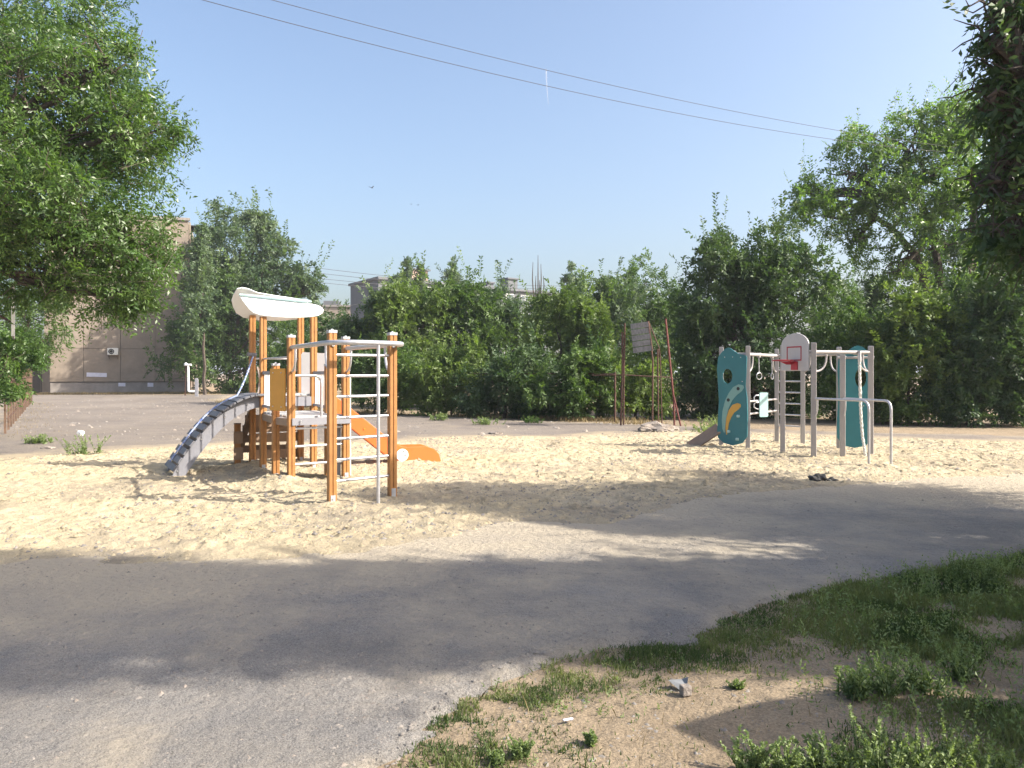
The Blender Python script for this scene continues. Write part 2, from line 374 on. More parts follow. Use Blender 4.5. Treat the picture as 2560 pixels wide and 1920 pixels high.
# trampled sand
def sand_height():
    st = .034
    X, Y, Fc = grid(-11.5, 13, 5.2, 21.4, st)
    nx = int(round((13 + 11.5) / st)) + 1
    nx = len(np.arange(-11.5, 13 + st / 2, st)); ny = len(X) // nx
    s0 = sdf(X, Y, SAND)
    s = s0 + (fbm(X, Y, 1.3, 61) - .5) * .9 + (fbm(X, Y, .3, 63, 2) - .5) * .3
    edge = sstep(-.05, .7, s)
    Z = -.03 + .055 * sstep(-.35, .25, s) + .03 * edge * (fbm(X, Y, 2.2, 65) - .3)
    cl = np.abs(fbm(X, Y, .34, 67, 3) - .5) * 2
    Z += edge * (.028 * (.5 - cl))
    Z += edge * .055 * np.maximum(fbm(X, Y, .12, 69, 2) - .5, -.08)
    Z += edge * .07 * np.maximum(fbm(X, Y, .16, 71, 2) - .60, 0)
    far = sstep(8, 10, Y)
    Zg = Z.reshape(ny, nx); Xg = X.reshape(ny, nx); Yg = Y.reshape(ny, nx); Eg = edge.reshape(ny, nx)
    R = np.random.default_rng(5)
    for q in range(5200):      # footprints and scuffs
        cx, cy = R.uniform(-11, 12.5), R.uniform(6, 21)
        a = R.uniform(0, math.pi); l, w = R.uniform(.05, .15), R.uniform(.03, .06); dep = R.uniform(.008, .03)
        i0, i1 = int((cx - .35 + 11.5) / st), int((cx + .35 + 11.5) / st); j0, j1 = int((cy - .35 - 5.2) / st), int((cy + .35 - 5.2) / st)
        i0, j0 = max(i0, 0), max(j0, 0)
        x, y = Xg[j0:j1, i0:i1] - cx, Yg[j0:j1, i0:i1] - cy
        if x.size == 0: continue
        u, v = x * math.cos(a) + y * math.sin(a), -x * math.sin(a) + y * math.cos(a)
        r = np.sqrt((u / l) ** 2 + (v / w) ** 2)
        Zg[j0:j1, i0:i1] += Eg[j0:j1, i0:i1] * dep * (-np.exp(-r ** 4) + .55 * np.exp(-((r - 1.35) / .35) ** 2))
    # small heaps at the feet of the tower
    for (hx, hy, hh, hr) in ((-3.35, 11.15, .10, .35), (-3.1, 10.9, .08, .3), (-4.0, 12.4, .06, .35), (-2.4, 11.4, .05, .35), (-4.3, 13.1, .07, .4), (-2.1, 9.3, .03, .3), (-3.6, 13.5, .06, .5), (-1.8, 13.5, .05, .5)):
        Zg += hh * np.exp(-((Xg - hx) ** 2 + (Yg - hy) ** 2) / hr ** 2) * (.7 + .6 * fbm(X, Y, .2, 77).reshape(ny, nx))
    keep = (s[Fc] > -.3).all(1)
    V = np.stack([X, Y, Zg.ravel()], 1)
    grime = sstep(.5, .72, fbm(X, Y, .9, 79)) * .45 + .3 * sstep(.6, 0, s) + .25 * sstep(.5, .7, fbm(X, Y, 3.5, 80))
    return V, Fc, keep, grime
V, Fc, keep, grime = sand_height()
V, Fp, A = prune(V, Fc, keep, {'dust': grime})
kind(npmesh('sand', V, Fp, 'sand', attr=A, smooth=True), 'structure'); SV_ = V

# ------------------------------------------------------------------ foliage builders
def leaf_arrays(pos, dirs, nrm, L, Wd, fold=.12):
    """4-vertex folded leaf for every row"""
    d = dirs / (np.linalg.norm(dirs, axis=1, keepdims=True) + 1e-9)
    s = np.cross(d, nrm); s /= (np.linalg.norm(s, axis=1, keepdims=True) + 1e-9)
    up = np.cross(s, d)
    L = L[:, None]; Wd = Wd[:, None]
    mid = pos + d * L * .45
    v = np.stack([pos, mid + s * Wd / 2 + up * L * fold, pos + d * L, mid - s * Wd / 2 + up * L * fold], 1)
    return v.reshape(-1, 3)
def unit(n, R):
    v = R.normal(size=(n, 3)); return v / np.linalg.norm(v, axis=1, keepdims=True)
def sprigs(st, dr, ln, k, leaf, R, droop=.25, ratio=.42, cv=None):
    """k alternating leaves along every twig"""
    n = len(st); t = np.linspace(.12, 1, k)[None, :, None]
    dr = dr / np.linalg.norm(dr, axis=1, keepdims=True)
    bend = np.zeros((n, 1, 3)); bend[:, :, 2] = -droop
    pos = st[:, None] + dr[:, None] * ln[:, None, None] * t + bend * (t ** 2) * ln[:, None, None]
    side = np.cross(dr, unit(n, R)); side /= np.linalg.norm(side, axis=1, keepdims=True)
    sg = np.where(np.arange(k) % 2 == 0, 1, -1)[None, :, None]
    ld = dr[:, None] * .55 + side[:, None] * sg * .75 + R.normal(size=(n, k, 3)) * .32
    ld[:, :, 2] -= droop
    nm = np.cross(dr, side)[:, None] + R.normal(size=(n, k, 3)) * .35
    nm[:, :, 2] += .3
    L = leaf * R.uniform(.65, 1.25, (n, k))
    pos, ld, nm, L = pos.reshape(-1, 3), ld.reshape(-1, 3), nm.reshape(-1, 3), L.ravel()
    v = leaf_arrays(pos, ld, nm, L, L * ratio * R.uniform(.8, 1.2, len(L)))
    tw = np.repeat(R.uniform(0, 1, n), k)
    cvv = np.repeat(cv if cv is not None else R.uniform(0, 1, n), k)
    val = np.clip(.5 * cvv + .2 * tw + .3 * R.uniform(0, 1, len(L)), 0, 1)
    return v, np.repeat(val, 4)
def lobe_points(lobes, n, R, inner=.25, seedn=0, clump=.42, cpl=15):
    """points on the skins of many small clumps that sit on the lobes, so that crowns get gaps and dark hollows"""
    RS = np.random.default_rng(seedn + 999)
    CC, CR, OUT = [], [], []
    for c, r in lobes:
        k = max(6, int(cpl * RS.uniform(.8, 1.2))); u = unit(k, RS)
        c = np.array(tuple(c)); r = np.array(r)
        rad = RS.uniform(.45, .95, k) ** .8
        CC.append(c + u * r * rad[:, None]); CR.append(np.outer(RS.uniform(.65, 1.25, k) * clump, (r + r.mean()) / 2)); OUT.append(u)
    CC, CR, OUT = np.concatenate(CC), np.concatenate(CR), np.concatenate(OUT)
    wt = (CR.prod(1)) ** (2 / 3); pick = R.choice(len(CC), n, p=wt / wt.sum())
    u = unit(n, R) + OUT[pick] * .45; u[:, 2] += .25; u /= np.linalg.norm(u, axis=1, keepdims=True)
    rad = np.where(R.random(n) < inner, R.uniform(.1, .75, n), R.uniform(.75, 1.12, n))
    return CC[pick] + u * CR[pick] * rad[:, None], u, pick
def tree(name, label, cat, base, lobes, n, twig, k, leaf, seed, m='leaf', tr=.15, group=None, droop=.25, inner=.28, limbs=5, ratio=.42, twigwood=False, trunk_top=None, stems=None, minz=None, clump=.42, cpl=15, shoots=.10):
    R = np.random.default_rng(seed); rr = random.Random(seed)
    base = Vector(base); root = thing(name, label, cat, base, group)
    pts, u, pick = lobe_points(lobes, n, R, inner, seed, clump, cpl)
    if minz is not None:
        ok = pts[:, 2] > minz; pts, u, pick = pts[ok], u[ok], pick[ok]
    dr = u * .8 + unit(len(pts), R) * .7; dr[:, 2] += .15
    ln = twig * R.uniform(.6, 1.3, len(pts))
    st = pts - dr / np.linalg.norm(dr, axis=1, keepdims=True) * ln[:, None] * .6
    cv = np.random.default_rng(seed + 5).random(4000)[pick]
    v, val = sprigs(st, dr, ln, k, leaf, R, droop, ratio, cv)
    sh = (u[:, 2] > .25) & (R.random(len(u)) < shoots)      # long leafy shoots that break the outline
    if sh.any():
        d3 = u[sh] * .7 + unit(sh.sum(), R) * .35; d3[:, 2] += .75
        v3, val3 = sprigs(pts[sh], d3, ln[sh] * R.uniform(1.2, 2.4, sh.sum()), int(k * 1.5), leaf, R, droop * .4, ratio, cv[sh])
        v, val = np.concatenate([v, v3]), np.concatenate([val, val3])
    v = v - np.array(tuple(base))
    f = np.arange(len(v)).reshape(-1, 4)
    npmesh('crown', v, f, m, root, {'v': val})
    wood = MB()
    cen = sum((Vector(l[0]) for l in lobes), Vector()) / len(lobes)
    top = Vector(trunk_top) if trunk_top else Vector((base.x * .45 + cen.x * .55, base.y * .45 + cen.y * .55, cen.z * .55 + base.z * .45))
    def limb(a, b, r0, r1, wob, steps=6, sag=0):
        ps = []
        for q in range(steps + 1):
            t = q / steps; p = a.lerp(b, t)
            if 0 < q < steps: p = p + Vector((rr.uniform(-wob, wob), rr.uniform(-wob, wob), rr.uniform(-wob, wob) + sag * math.sin(math.pi * t)))
            ps.append(p)
        wood.tube(ps, [r0 + (r1 - r0) * q / steps for q in range(steps + 1)], 6, cap=False)
        return ps
    low = base - Vector((0, 0, .15))
    if stems:
        for sgm in stems:
            ps = [Vector(p) for p in sgm[0]]; r0, r1 = sgm[1], sgm[2]
            wood.tube(ps, [r0 + (r1 - r0) * q / (len(ps) - 1) for q in range(len(ps))], 7, cap=False)
        trunkp = [Vector(p) for sgm in stems for p in sgm[0][1:]]
    else:
        trunkp = limb(low, top, tr * 1.15, tr * .7, tr * .5, 7)
    for li, l in enumerate(lobes):
        c = Vector(l[0]); s0 = min(trunkp[len(trunkp) // 2:], key=lambda p: (p - c).length) if len(trunkp) > 2 else top
        mid = limb(s0, c, tr * .55, tr * .3, tr * .9, 5)
        for q in range(limbs):
            t = rr.choice(mid[1:]); w = Vector(tuple(unit(1, R)[0])); w.z = abs(w.z) * .8 - .1
            e = c + Vector((w.x * l[1][0], w.y * l[1][1], w.z * l[1][2])) * rr.uniform(.5, .8)
            br = limb(t, e, tr * .26, tr * .06, tr * .8, 4)
            if twigwood:
                for _ in range(4):
                    t2 = rr.choice(br[1:]); w2 = Vector(tuple(unit(1, R)[0]))
                    limb(t2, t2 + w2 * rr.uniform(.25, .55), tr * .07, tr * .02, tr * .3, 3)
    if twigwood:
        sel = R.choice(len(st), min(len(st), 1400), replace=False)
        for q in sel:
            a = Vector(tuple(st[q])); d = Vector(tuple(dr[q])).normalized(); wood.tube([a - d * .25, a + d * ln[q] * .8], [.006, .003], 3, cap=False)
    if wood.v: obj('trunk', wood, 'bark', root)
    return root
def LP(d, *ls):
    """lobes given as (px, py, rx px, ry px, depth offset, depth radius) at forward distance d"""
    out = []
    for l in ls:
        px, py, rx, ry = l[:4]; dd = l[4] if len(l) > 4 else 0
        k = (d + dd) / F; ryd = l[5] if len(l) > 5 else (rx + ry) / 2 * k
        out.append((P(px, py, d + dd), (rx * k, ryd, ry * k)))
    return out

# ------------------------------------------------------------------ play tower (left)
UA = math.radians(30); U = Vector((math.cos(UA), math.sin(UA), 0)); VV = Vector((-math.sin(UA), math.cos(UA), 0)); ZU = Vector((0, 0, 1))
tw = thing('play_tower', 'orange-posted play tower with white roof, arched ramp and orange slide standing in sand', 'play tower', (-3.2, 12, 0))
PA, PB, PC, PJ = Vector((-2.14, 9.36, 0)), Vector((-1.51, 9.93, 0)), Vector((-3.09, 11.02, 0)), Vector((-2.43, 11.5, 0))
PD, PI = Vector((-3.42, 11.4, 0)), Vector((-2.80, 12.0, 0))
PE, PH, PG, PF = Vector((-3.95, 12.5, 0)), Vector((-3.25, 12.9, 0)), Vector((-3.65, 13.6, 0)), Vector((-4.35, 13.2, 0))
def grooved(c, z0, z1, w=.097, rz=UA):
    h = w / 2; g = .006; dp = .013; pr = []
    side = [(-h + .006, -h), (-g, -h), (-g * .9, -h + dp), (g * .9, -h + dp), (g, -h), (h - .006, -h)]
    for q in range(4):
        a = q * math.pi / 2
        pr += [(x * math.cos(a) - y * math.sin(a), x * math.sin(a) + y * math.cos(a)) for x, y in side]
    ca, sa = math.cos(rz), math.sin(rz)
    mb = MB(); mb.prism(pr, Vector((c.x, c.y, (z0 + z1) / 2)), Vector((ca, sa, 0)), Vector((-sa, ca, 0)), z1 - z0); return mb
def wpost(c, top, cap=True, foot=True, plate=False):
    p = obj('post', grooved(c, -.12, top), 'post', tw)
    if cap:
        mb = MB(); mb.box((c.x, c.y, top + .018), (.106, .106, .036), UA); mb.tube([(c.x, c.y, top + .03), (c.x, c.y, top + .052)], [.022, .014], 8)
        obj('cap', mb, 'cap', p, .004)
    if foot:
        q = c - VV * .052
        mb = MB(); mb.box((q.x, q.y, .06), (.055, .006, .18), UA); mb.tube([(q.x, q.y, .11), tuple(q - VV * .012 + ZU * .11)], .010, 8)
        obj('foot_bracket', mb, 'cap', p)
    for z in (top - .14,):
        if cap:
            q = c - VV * .05
            obj('bolt', MB().tube([(q.x, q.y, z), tuple(q - VV * .014 + ZU * z)], .02, 10), 'bolt', p)
    if plate:
        q = c + U * .055
        obj('fitting_plate', MB().box((q.x, q.y, top - .32), (.008, .085, .30), UA), 'gplastic', p)
    return p
wpost(PA, 2.07); wpost(PB, 2.07); wpost(PC, 2.09, plate=True); wpost(PJ, 2.09, plate=True)
wpost(PD, 1.70); wpost(PI, 1.70)
wpost(PE, 2.49, cap=False); wpost(PH, 2.51, cap=False); wpost(PG, 2.56, cap=False); wpost(PF, 2.56, cap=False)
def z_(p, z): return Vector((p.x, p.y, z))
def bez(p0, p1, p2, n=8): return [Vector(p0) * (1 - t) ** 2 + Vector(p1) * 2 * t * (1 - t) + Vector(p2) * t * t for t in [q / n for q in range(n + 1)]]
# overhead tube loop: C -> A -> bulge with pole -> B -> J
RZ = 1.955; out = (PB - PA).cross(ZU).normalized()
A1, B1 = z_(PA, RZ) + out * .02 - (PB - PA).normalized() * .065, z_(PB, RZ) + (PB - PA).normalized() * .065
pole = Vector((-1.595, 9.40, 0))
obj('overhead_rail', MB().tube([z_(PC, RZ) + out * 0 - U * .0, z_(PC, RZ).lerp(A1, .5), A1, *bez(A1, A1 + out * .36, z_(pole, RZ), 5)[1:], *bez(z_(pole, RZ), z_(pole, RZ) + (PB - PA).normalized() * .42 + out * .05, B1 + out * .05, 7)[1:], B1, B1.lerp(z_(PJ, RZ), .5), z_(PJ, RZ)], .031, 12), 'steel', tw)
obj('slide_pole', MB().tube([z_(pole, -.1), z_(pole, RZ)], .021, 12), 'steel', tw)
for z in (1.814, 1.562, 1.315, 1.063, .811, .559, .308):
    obj('rung', MB().tube([z_(PA, z), z_(PB, z)], .018, 10), 'steel', tw)
for z in (.817, .565, .313):
    obj('rung', MB().tube([z_(PC, z), z_(PJ, z)], .018, 10), 'steel', tw)
def brace(p, toward, zt=RZ, drop=.34, reach=.24, r=.017, par=tw, m='steel', name='curved_brace'):
    d = (toward - p); d.z = 0; d.normalize()
    a = z_(p, zt - drop) + d * .045; b = z_(p, zt - .02) + d * reach
    obj(name, MB().tube(bez(a, a + d * (reach - .02) + ZU * .02, b, 9), r, 8), m, par)
brace(PC, PA); brace(PA, PC); brace(PJ, PB); brace(PB, PJ)
# lower deck: boards and edge beams
DZ = .975
deckpoly = [PC, PJ, PI + U * .05, PH, PE, PD]
obj('deck_frame', MB().beam(z_(PC, DZ - .06) - VV * .055, z_(PJ, DZ - .06) - VV * .055 + U * .06, .022, .10), 'gplastic', tw)
for a, b in ((PE, PD), (PD, PC), (PJ, PI), (PI, PH)):
    obj('deck_beam', MB().beam(z_(a, DZ - .07), z_(b, DZ - .07), .04, .10), 'brown', tw)
dk = obj('deck', MB().prism([(p.x, p.y) for p in deckpoly], (0, 0, DZ - .025), (1, 0, 0), (0, 1, 0), .02), 'deck', tw)
nb = 7
for q in range(nb):     # deck boards across
    t0, t1 = (q + .06) / nb, (q + .94) / nb
    l0, l1 = PC.lerp(PE, t0), PC.lerp(PE, t1); r0, r1 = PJ.lerp(PH, t0), PJ.lerp(PH, t1)
    obj('deck_board', MB().prism([(l0.x, l0.y), (r0.x, r0.y), (r1.x, r1.y), (l1.x, l1.y)], (0, 0, DZ), (1, 0, 0), (0, 1, 0), .024), 'deck', dk)
for p in (PC + U * .12, PJ - U * .1):
    for dz in (-.045, -.075):
        c = z_(p, DZ + dz) - VV * .067
        obj('bolt', MB().tube([c, c - VV * .012], .009, 8), 'bolt', tw)
# railings with upright bars
def railing(a, b, z0, z1, nbar):
    d = (b - a).normalized(); a2, b2 = a + d * .05, b - d * .05
    r = obj('railing_top', MB().beam(z_(a2, z1), z_(b2, z1), .035, .05), 'gplastic', tw)
    obj('railing_bottom', MB().beam(z_(a2, z0), z_(b2, z0), .035, .04), 'gplastic', tw)
    for q in range(nbar):
        p = a2.lerp(b2, (q + 1) / (nbar + 1))
        obj('bar', MB().tube([z_(p, z0), z_(p, z1)], .009, 8), 'white', r)
railing(PE, PD, 1.08, 1.60, 7)
railing(PH, PI, 1.08, 1.60, 7)
pn = Vector((-.66, -.75, 0)); mp = obj('mustard_panel', MB().beam(z_(PD, 1.36) + pn * .062 - (PC - PD).normalized() * .05, z_(PC, 1.36) + pn * .062 - (PC - PD).normalized() * .06, .018, .60), 'mustard', tw, .004)
for dx, zz in ((.07, 1.6), (.07, 1.12), (.35, 1.6), (.35, 1.12)):
    c = z_(PD.lerp(PC, dx / .52), zz) + pn * .070
    obj('bolt', MB().tube([c, c + pn * .012], .009, 8), 'bolt', mp)
# hooped hand rail on the deck
h0 = z_(PC, 1.56) + U * .05; h1 = z_(PC, 1.56) + U * .33; h2 = z_(PC, 1.40) + U * .43
obj('hoop_handrail', MB().tube([h0, h1, *bez(h1, h1 + U * .10, h2, 6)[1:], z_(h2, 1.2), z_(h2, DZ)], .019, 10), 'steel', tw)
# thin high bars between roof posts
obj('cross_bar', MB().tube([z_(PE, 1.82), z_(PD.lerp(PC, .95), 1.82)], .014, 8), 'steel', tw)
obj('cross_bar', MB().tube([z_(PF, 1.84), z_(PG, 1.84)], .014, 8), 'steel', tw)
# upper deck
UZ = 1.24
ud = obj('upper_deck', MB().beam(z_(PE, UZ - .10) - VV * .03, z_(PH, UZ - .10) - VV * .03, .03, .15).beam(z_(PF, UZ - .10), z_(PG, UZ - .10), .03, .15), 'gplastic', tw)
for q in range(5):
    a, b = PE.lerp(PF, (q + .5) / 5), PH.lerp(PG, (q + .5) / 5)
    obj('plank', MB().beam(z_(a, UZ) , z_(b, UZ), .14, .03), 'deck', ud, .004)
# arched ramp
rd = U.copy(); RL = 1.36
def ramp(t, lat):    # t 0 foot .. 1 top ; lat 0 near side .. 1 far side
    base = (PE - U * .03).lerp(PF - U * .03, lat); s = t * RL
    return base - U * (RL - s) + ZU * (UZ - UZ * (1 - t) ** 1.9 )
N = 18
ramp_root = None
for lat in (.06, .94):
    mb = MB(); vs = []; fs = []
    for q in range(N + 1):
        t = q / N; p = ramp(t, lat); d = (ramp(min(t + .02, 1), lat) - ramp(max(t - .02, 0), lat)).normalized(); nrm = VV.cross(d) * -1
        if nrm.z < 0: nrm = -nrm
        wd = .17
        for sg, off in ((-1, .0), (1, .0), (1, -wd), (-1, -wd)):
            pt = p + VV * .02 * sg + nrm * (off - .02)
            if t < .02: pt.z = -.08
            vs.append(pt)
    for q in range(N):
        for j in range(4):
            fs.append((q * 4 + j, q * 4 + (j + 1) % 4, q * 4 + 4 + (j + 1) % 4, q * 4 + 4 + j))
    fs += [(3, 2, 1, 0), tuple(N * 4 + j for j in range(4))]
    mb.add(vs, fs); o = obj('ramp_beam', mb, 'gplastic', tw)
    if ramp_root is None: ramp_root = o
    for t in (.1, .35, .6, .85):
        c = ramp(t, lat) - VV * (.02 if lat < .5 else -.02) - ZU * .11
        obj('bolt', MB().tube([c, c - VV * .012], .012, 8), 'bolt', o)
for q in range(14):
    # steps spaced evenly along the curve
    t = .07 + (q / 13) ** 1.12 * .92
    a, b = ramp(t, -.10), ramp(t, 1.10); d = (ramp(min(t + .02, 1), .5) - ramp(t - .02, .5)).normalized(); n2 = d.cross(VV)
    if n2.z < 0: n2 = -n2
    obj('tread', MB().beam(a + n2 * .012, b + n2 * .012, .102, .034, up=n2), 'dkgrey', ramp_root, .005)
# blue and white climbing rope lying along the ramp
rt = z_(PF, 1.88) - VV * .06
pts = [rt, ramp(.80, .62) + ZU * .05]; pts = [rt.lerp(pts[1], q / 6) - ZU * .05 * math.sin(math.pi * q / 6) for q in range(7)]
pts += [ramp(t, .62 - .1 * math.sin(t * 9)) + ZU * .045 - U * .03 for t in (.72, .62, .52, .42, .32, .22, .14, .08)]
rope = obj('climbing_rope', MB().tube(pts, .013, 8), 'bluerope', tw)
obj('rope_clamp', MB().tube([rt + ZU * .03 - U * .1, rt + ZU * .02 + U * .06], .03, 8), 'dkgrey', tw)
for k in (2, 4, 8, 10):
    obj('knot', MB().blob(pts[k], .022, k, 1, rough=.1), 'bluerope', rope)
# hand grips on the left roof post
for sg, w in ((-1, .02), (1, .05)):
    c = z_(PF, 1.45) + U * .07
    obj('hand_grip', MB().tube(bez(c + ZU * .25 + U * w * .3, c + U * (.07 + w), c - ZU * .22 + U * w * .3, 8), .012, 8), 'brown' if sg > 0 else 'steel', tw)
# roof: two sloping leaf-shaped panels, a wedge above the ridge and a pale teal ridge strip
EC = z_(PE, 0)
dirf = (VV * .48 + ZU * .345); dirf_n = dirf.normalized(); Lf = dirf.length
O1 = z_(PE, 2.49) - VV * .10
front = [(-.29, 1.0), (-.27, .86), (-.24, .62), (-.20, .33), (-.15, .16), (-.06, .05), (.12, .0), (.32, -.02), (.55, .01), (.75, .07), (.88, .15), (.97, .29), (1.005, .43), (1.0, .55), (.95, .66), (.86, .73), (.30, .88)]
rf = obj('roof_panel', MB().prism([(x, y * Lf) for x, y in front], O1, U, dirf_n, .016), 'white', tw)
for ax in (.0, .06, .80, .85):
    c = O1 + U * ax + dirf_n * (.17 if ax < .5 else .16) - dirf_n.cross(U).normalized() * -.0
    nn = U.cross(dirf_n).normalized()
    obj('bolt', MB().tube([c, c + nn * .02], .011, 8), 'black', rf)
O2 = z_(PF, 2.50) + VV * .055; dirb_n = (-VV * .46 + ZU * .42).normalized(); Lb = .62
back = [(-.37, .84), (-.38, .66), (-.34, .44), (-.27, .22), (-.14, .06), (.1, -.02), (.45, -.02), (.75, .06), (.9, .2), (.96, .4), (.9, .62), (.8, .80), (.3, .9), (.0, .98), (-.16, 1.10), (-.26, 1.13), (-.33, 1.08)]
obj('roof_panel', MB().prism([(x, y * Lb) for x, y in back], O2, U, dirb_n, .016), 'white', tw)
rl = O1 + dirf_n * Lf * 1.01 + U * -.30 + ZU * .016 - VV * .05; rr_ = O1 + dirf_n * Lf * .79 + U * .84 + ZU * .022 - VV * .05
obj('ridge_strip', MB().tube([rl, rl.lerp(rr_, .3), rl.lerp(rr_, .6), rl.lerp(rr_, .9), rr_], [.020, .024, .028, .032, .014], 8), 'teal_edge', tw)
# slide entry panel and slide
sdir = Vector((math.cos(math.radians(19)), math.sin(math.radians(19)), 0)); slat = Vector((-sdir.y, sdir.x, 0))
S0 = PH + U * .07 + VV * .06
# white screen at the slide entry
obj('entry_screen', MB().prism([(0, 0), (.48, 0), (.50, .30), (.48, .68), (.40, .74), (.03, .76), (0, .72)], Vector((-3.56, 13.32, 1.19)), Vector((1, -.10, 0)).normalized(), ZU, .018), 'white', tw)
prof_top = [(-.02, 1.42), (.10, 1.38), (1.25, .44), (1.40, .35), (1.50, .33), (1.85, .33), (1.98, .29), (2.06, .20), (2.10, .07)]
prof_bot = [(2.06, .05), (1.55, -.03), (1.36, .02), (.10, 1.05), (-.02, 1.15)]
sl = None
for lat in (0, .5):
    o2 = S0 + slat * lat
    p = obj('slide_side', MB().prism(prof_top + prof_bot, o2, sdir, ZU, .035), 'orange', tw, .006)
    if lat == 0:
        c = o2 + sdir * 1.42 + ZU * .20 - slat * .02
        ds = obj('joint_disc', MB().tube([c, c - slat * .012], .105, 24), 'white', p)
        for dx, dz in ((.01, .06), (.05, .0)):
            q = c + sdir * dx + ZU * dz - slat * .014
            obj('slot', MB().box(q, (.045, .004, .02), R=Matrix((sdir * .8 + ZU * .6, slat, Vector((0, 0, 1)).cross(sdir) + ZU)).transposed()), 'black', ds)
        c2 = o2 + sdir * .78 + ZU * .66 - slat * .018
        obj('bolt', MB().tube([c2, c2 - slat * .01], .012, 8), 'mustard', p)
bed = [(-.05, 1.22), (.08, 1.18), (1.30, .17), (1.48, .10), (1.9, .09), (2.0, .06)]
mb = MB(); vs = []
for x, z in bed:
    for lat in (.015, .485):
        vs += [S0 + slat * lat + sdir * x + ZU * z, S0 + slat * lat + sdir * x + ZU * (z - .02)]
fs = []
for q in range(len(bed) - 1):
    a = q * 4
    fs += [(a, a + 2, a + 6, a + 4), (a + 1, a + 5, a + 7, a + 3), (a, a + 4, a + 5, a + 1), (a + 2, a + 3, a + 7, a + 6)]
fs += [(0, 1, 3, 2), (len(vs) - 4, len(vs) - 2, len(vs) - 1, len(vs) - 3)]
mb.add(vs, fs); obj('slide_bed', mb, 'orange', tw)
# inclined board wall on the back left of the tower
b0, b1 = Vector((-4.72, 13.5, 0)), Vector((-3.98, 13.62, 0)); t0, t1 = z_(PF, .95) + VV * .0 - U * .03, z_(PG, .95) - U * .05
for a, b in ((b0, t0), (b1, t1)):
    obj('stringer', MB().beam(a - (b - a) * .1, b, .09, .035), 'brown', tw)
for q in range(4):
    t = .32 + q * .185; a, b = b0.lerp(t0, t), b1.lerp(t1, t); nrm = (b - a).cross(t0 - b0)
    obj('wall_board', MB().beam(a - (b - a).normalized() * .06, b + (b - a).normalized() * .06, .022, .125), 'brown', tw, .003)
st_ = Vector((-4.60, 13.2, 0))
sp = obj('stub_post', grooved(st_, -.12, .74), 'post', tw); obj('cap', MB().box((st_.x, st_.y, .75), (.10, .10, .02), UA), 'brown', sp)
for z in (.25, .52):
    obj('side_board', MB().beam(z_(st_, z) - VV * .06 - U * .07, z_(st_, z) - VV * .06 + U * .08, .02, .20), 'brown', tw)
for z in (.22, .5, .76):
    obj('under_board', MB().beam(z_(PF, z) + VV * .06, z_(PG, z) + VV * .06, .02, .15), 'brown', tw)
obj('side_panel', MB().beam(z_(PJ, .50) - U * .06 + VV * .06, z_(PI, .50) - U * .03, .016, .80), 'gplastic', tw)
obj('edge_panel', MB().beam(z_(PJ, .80) + U * .075, z_(PJ, .80) + U * .075 + VV * .3, .014, 1.5), 'white', tw)

# ------------------------------------------------------------------ climbing frame (right)
cf = thing('climbing_frame', 'pale grey climbing frame with teal panels, backboard, rings and rope beside dark bushes', 'climbing frame', (5.7, 15.5, 0))
L1, L2, M1, M2 = Vector((4.45, 16.75, 0)), Vector((4.88, 16.3, 0)), Vector((5.98, 17.8, 0)), Vector((6.42, 17.4, 0))
Q1, Q2, R1, R2, R3 = Vector((5.29, 15.4, 0)), Vector((5.57, 14.55, 0)), Vector((6.70, 16.15, 0)), Vector((6.15, 14.66, 0)), Vector((6.80, 14.94, 0))
CA = math.radians(-16)
def gpost(p, top, cap=True):
    o = obj('post', MB().box((p.x, p.y, top / 2 - .06), (.092, .092, top + .12), CA), 'gpost', cf, .008)
    if cap: obj('cap', MB().box((p.x, p.y, top + .006), (.084, .084, .012), CA), 'cap', o)
    return o
for p, h in ((L1, 2.14), (L2, 2.15), (M1, 2.13), (M2, 2.13), (Q1, 2.13), (Q2, 2.15), (R1, 2.12), (R2, 1.93), (R3, 2.10)): gpost(p, h)
FZ = 1.985
for a, b in ((L1, L2), (L2, M1), (M2, R1), (Q2, R3), (R1, R3), (M1, M2), (Q1, Q2)):
    obj('top_rail', MB().tube([z_(a, FZ), z_(b, FZ)], .034, 12), 'gpost', cf)
for a, b in ((L2, M1), (M1, L2), (Q2, R3), (R3, Q2), (M2, R1), (R1, M2), (R1, R3), (R3, R1), (L2, L1), (Q1, M2)):
    brace(a, b, FZ, .36, .28, .018, cf, 'gpost')
for z in (1.66, 1.41, 1.16, .91, .66, .41):
    obj('rung', MB().tube([z_(M1, z), z_(M2, z)], .017, 8), 'steel', cf)
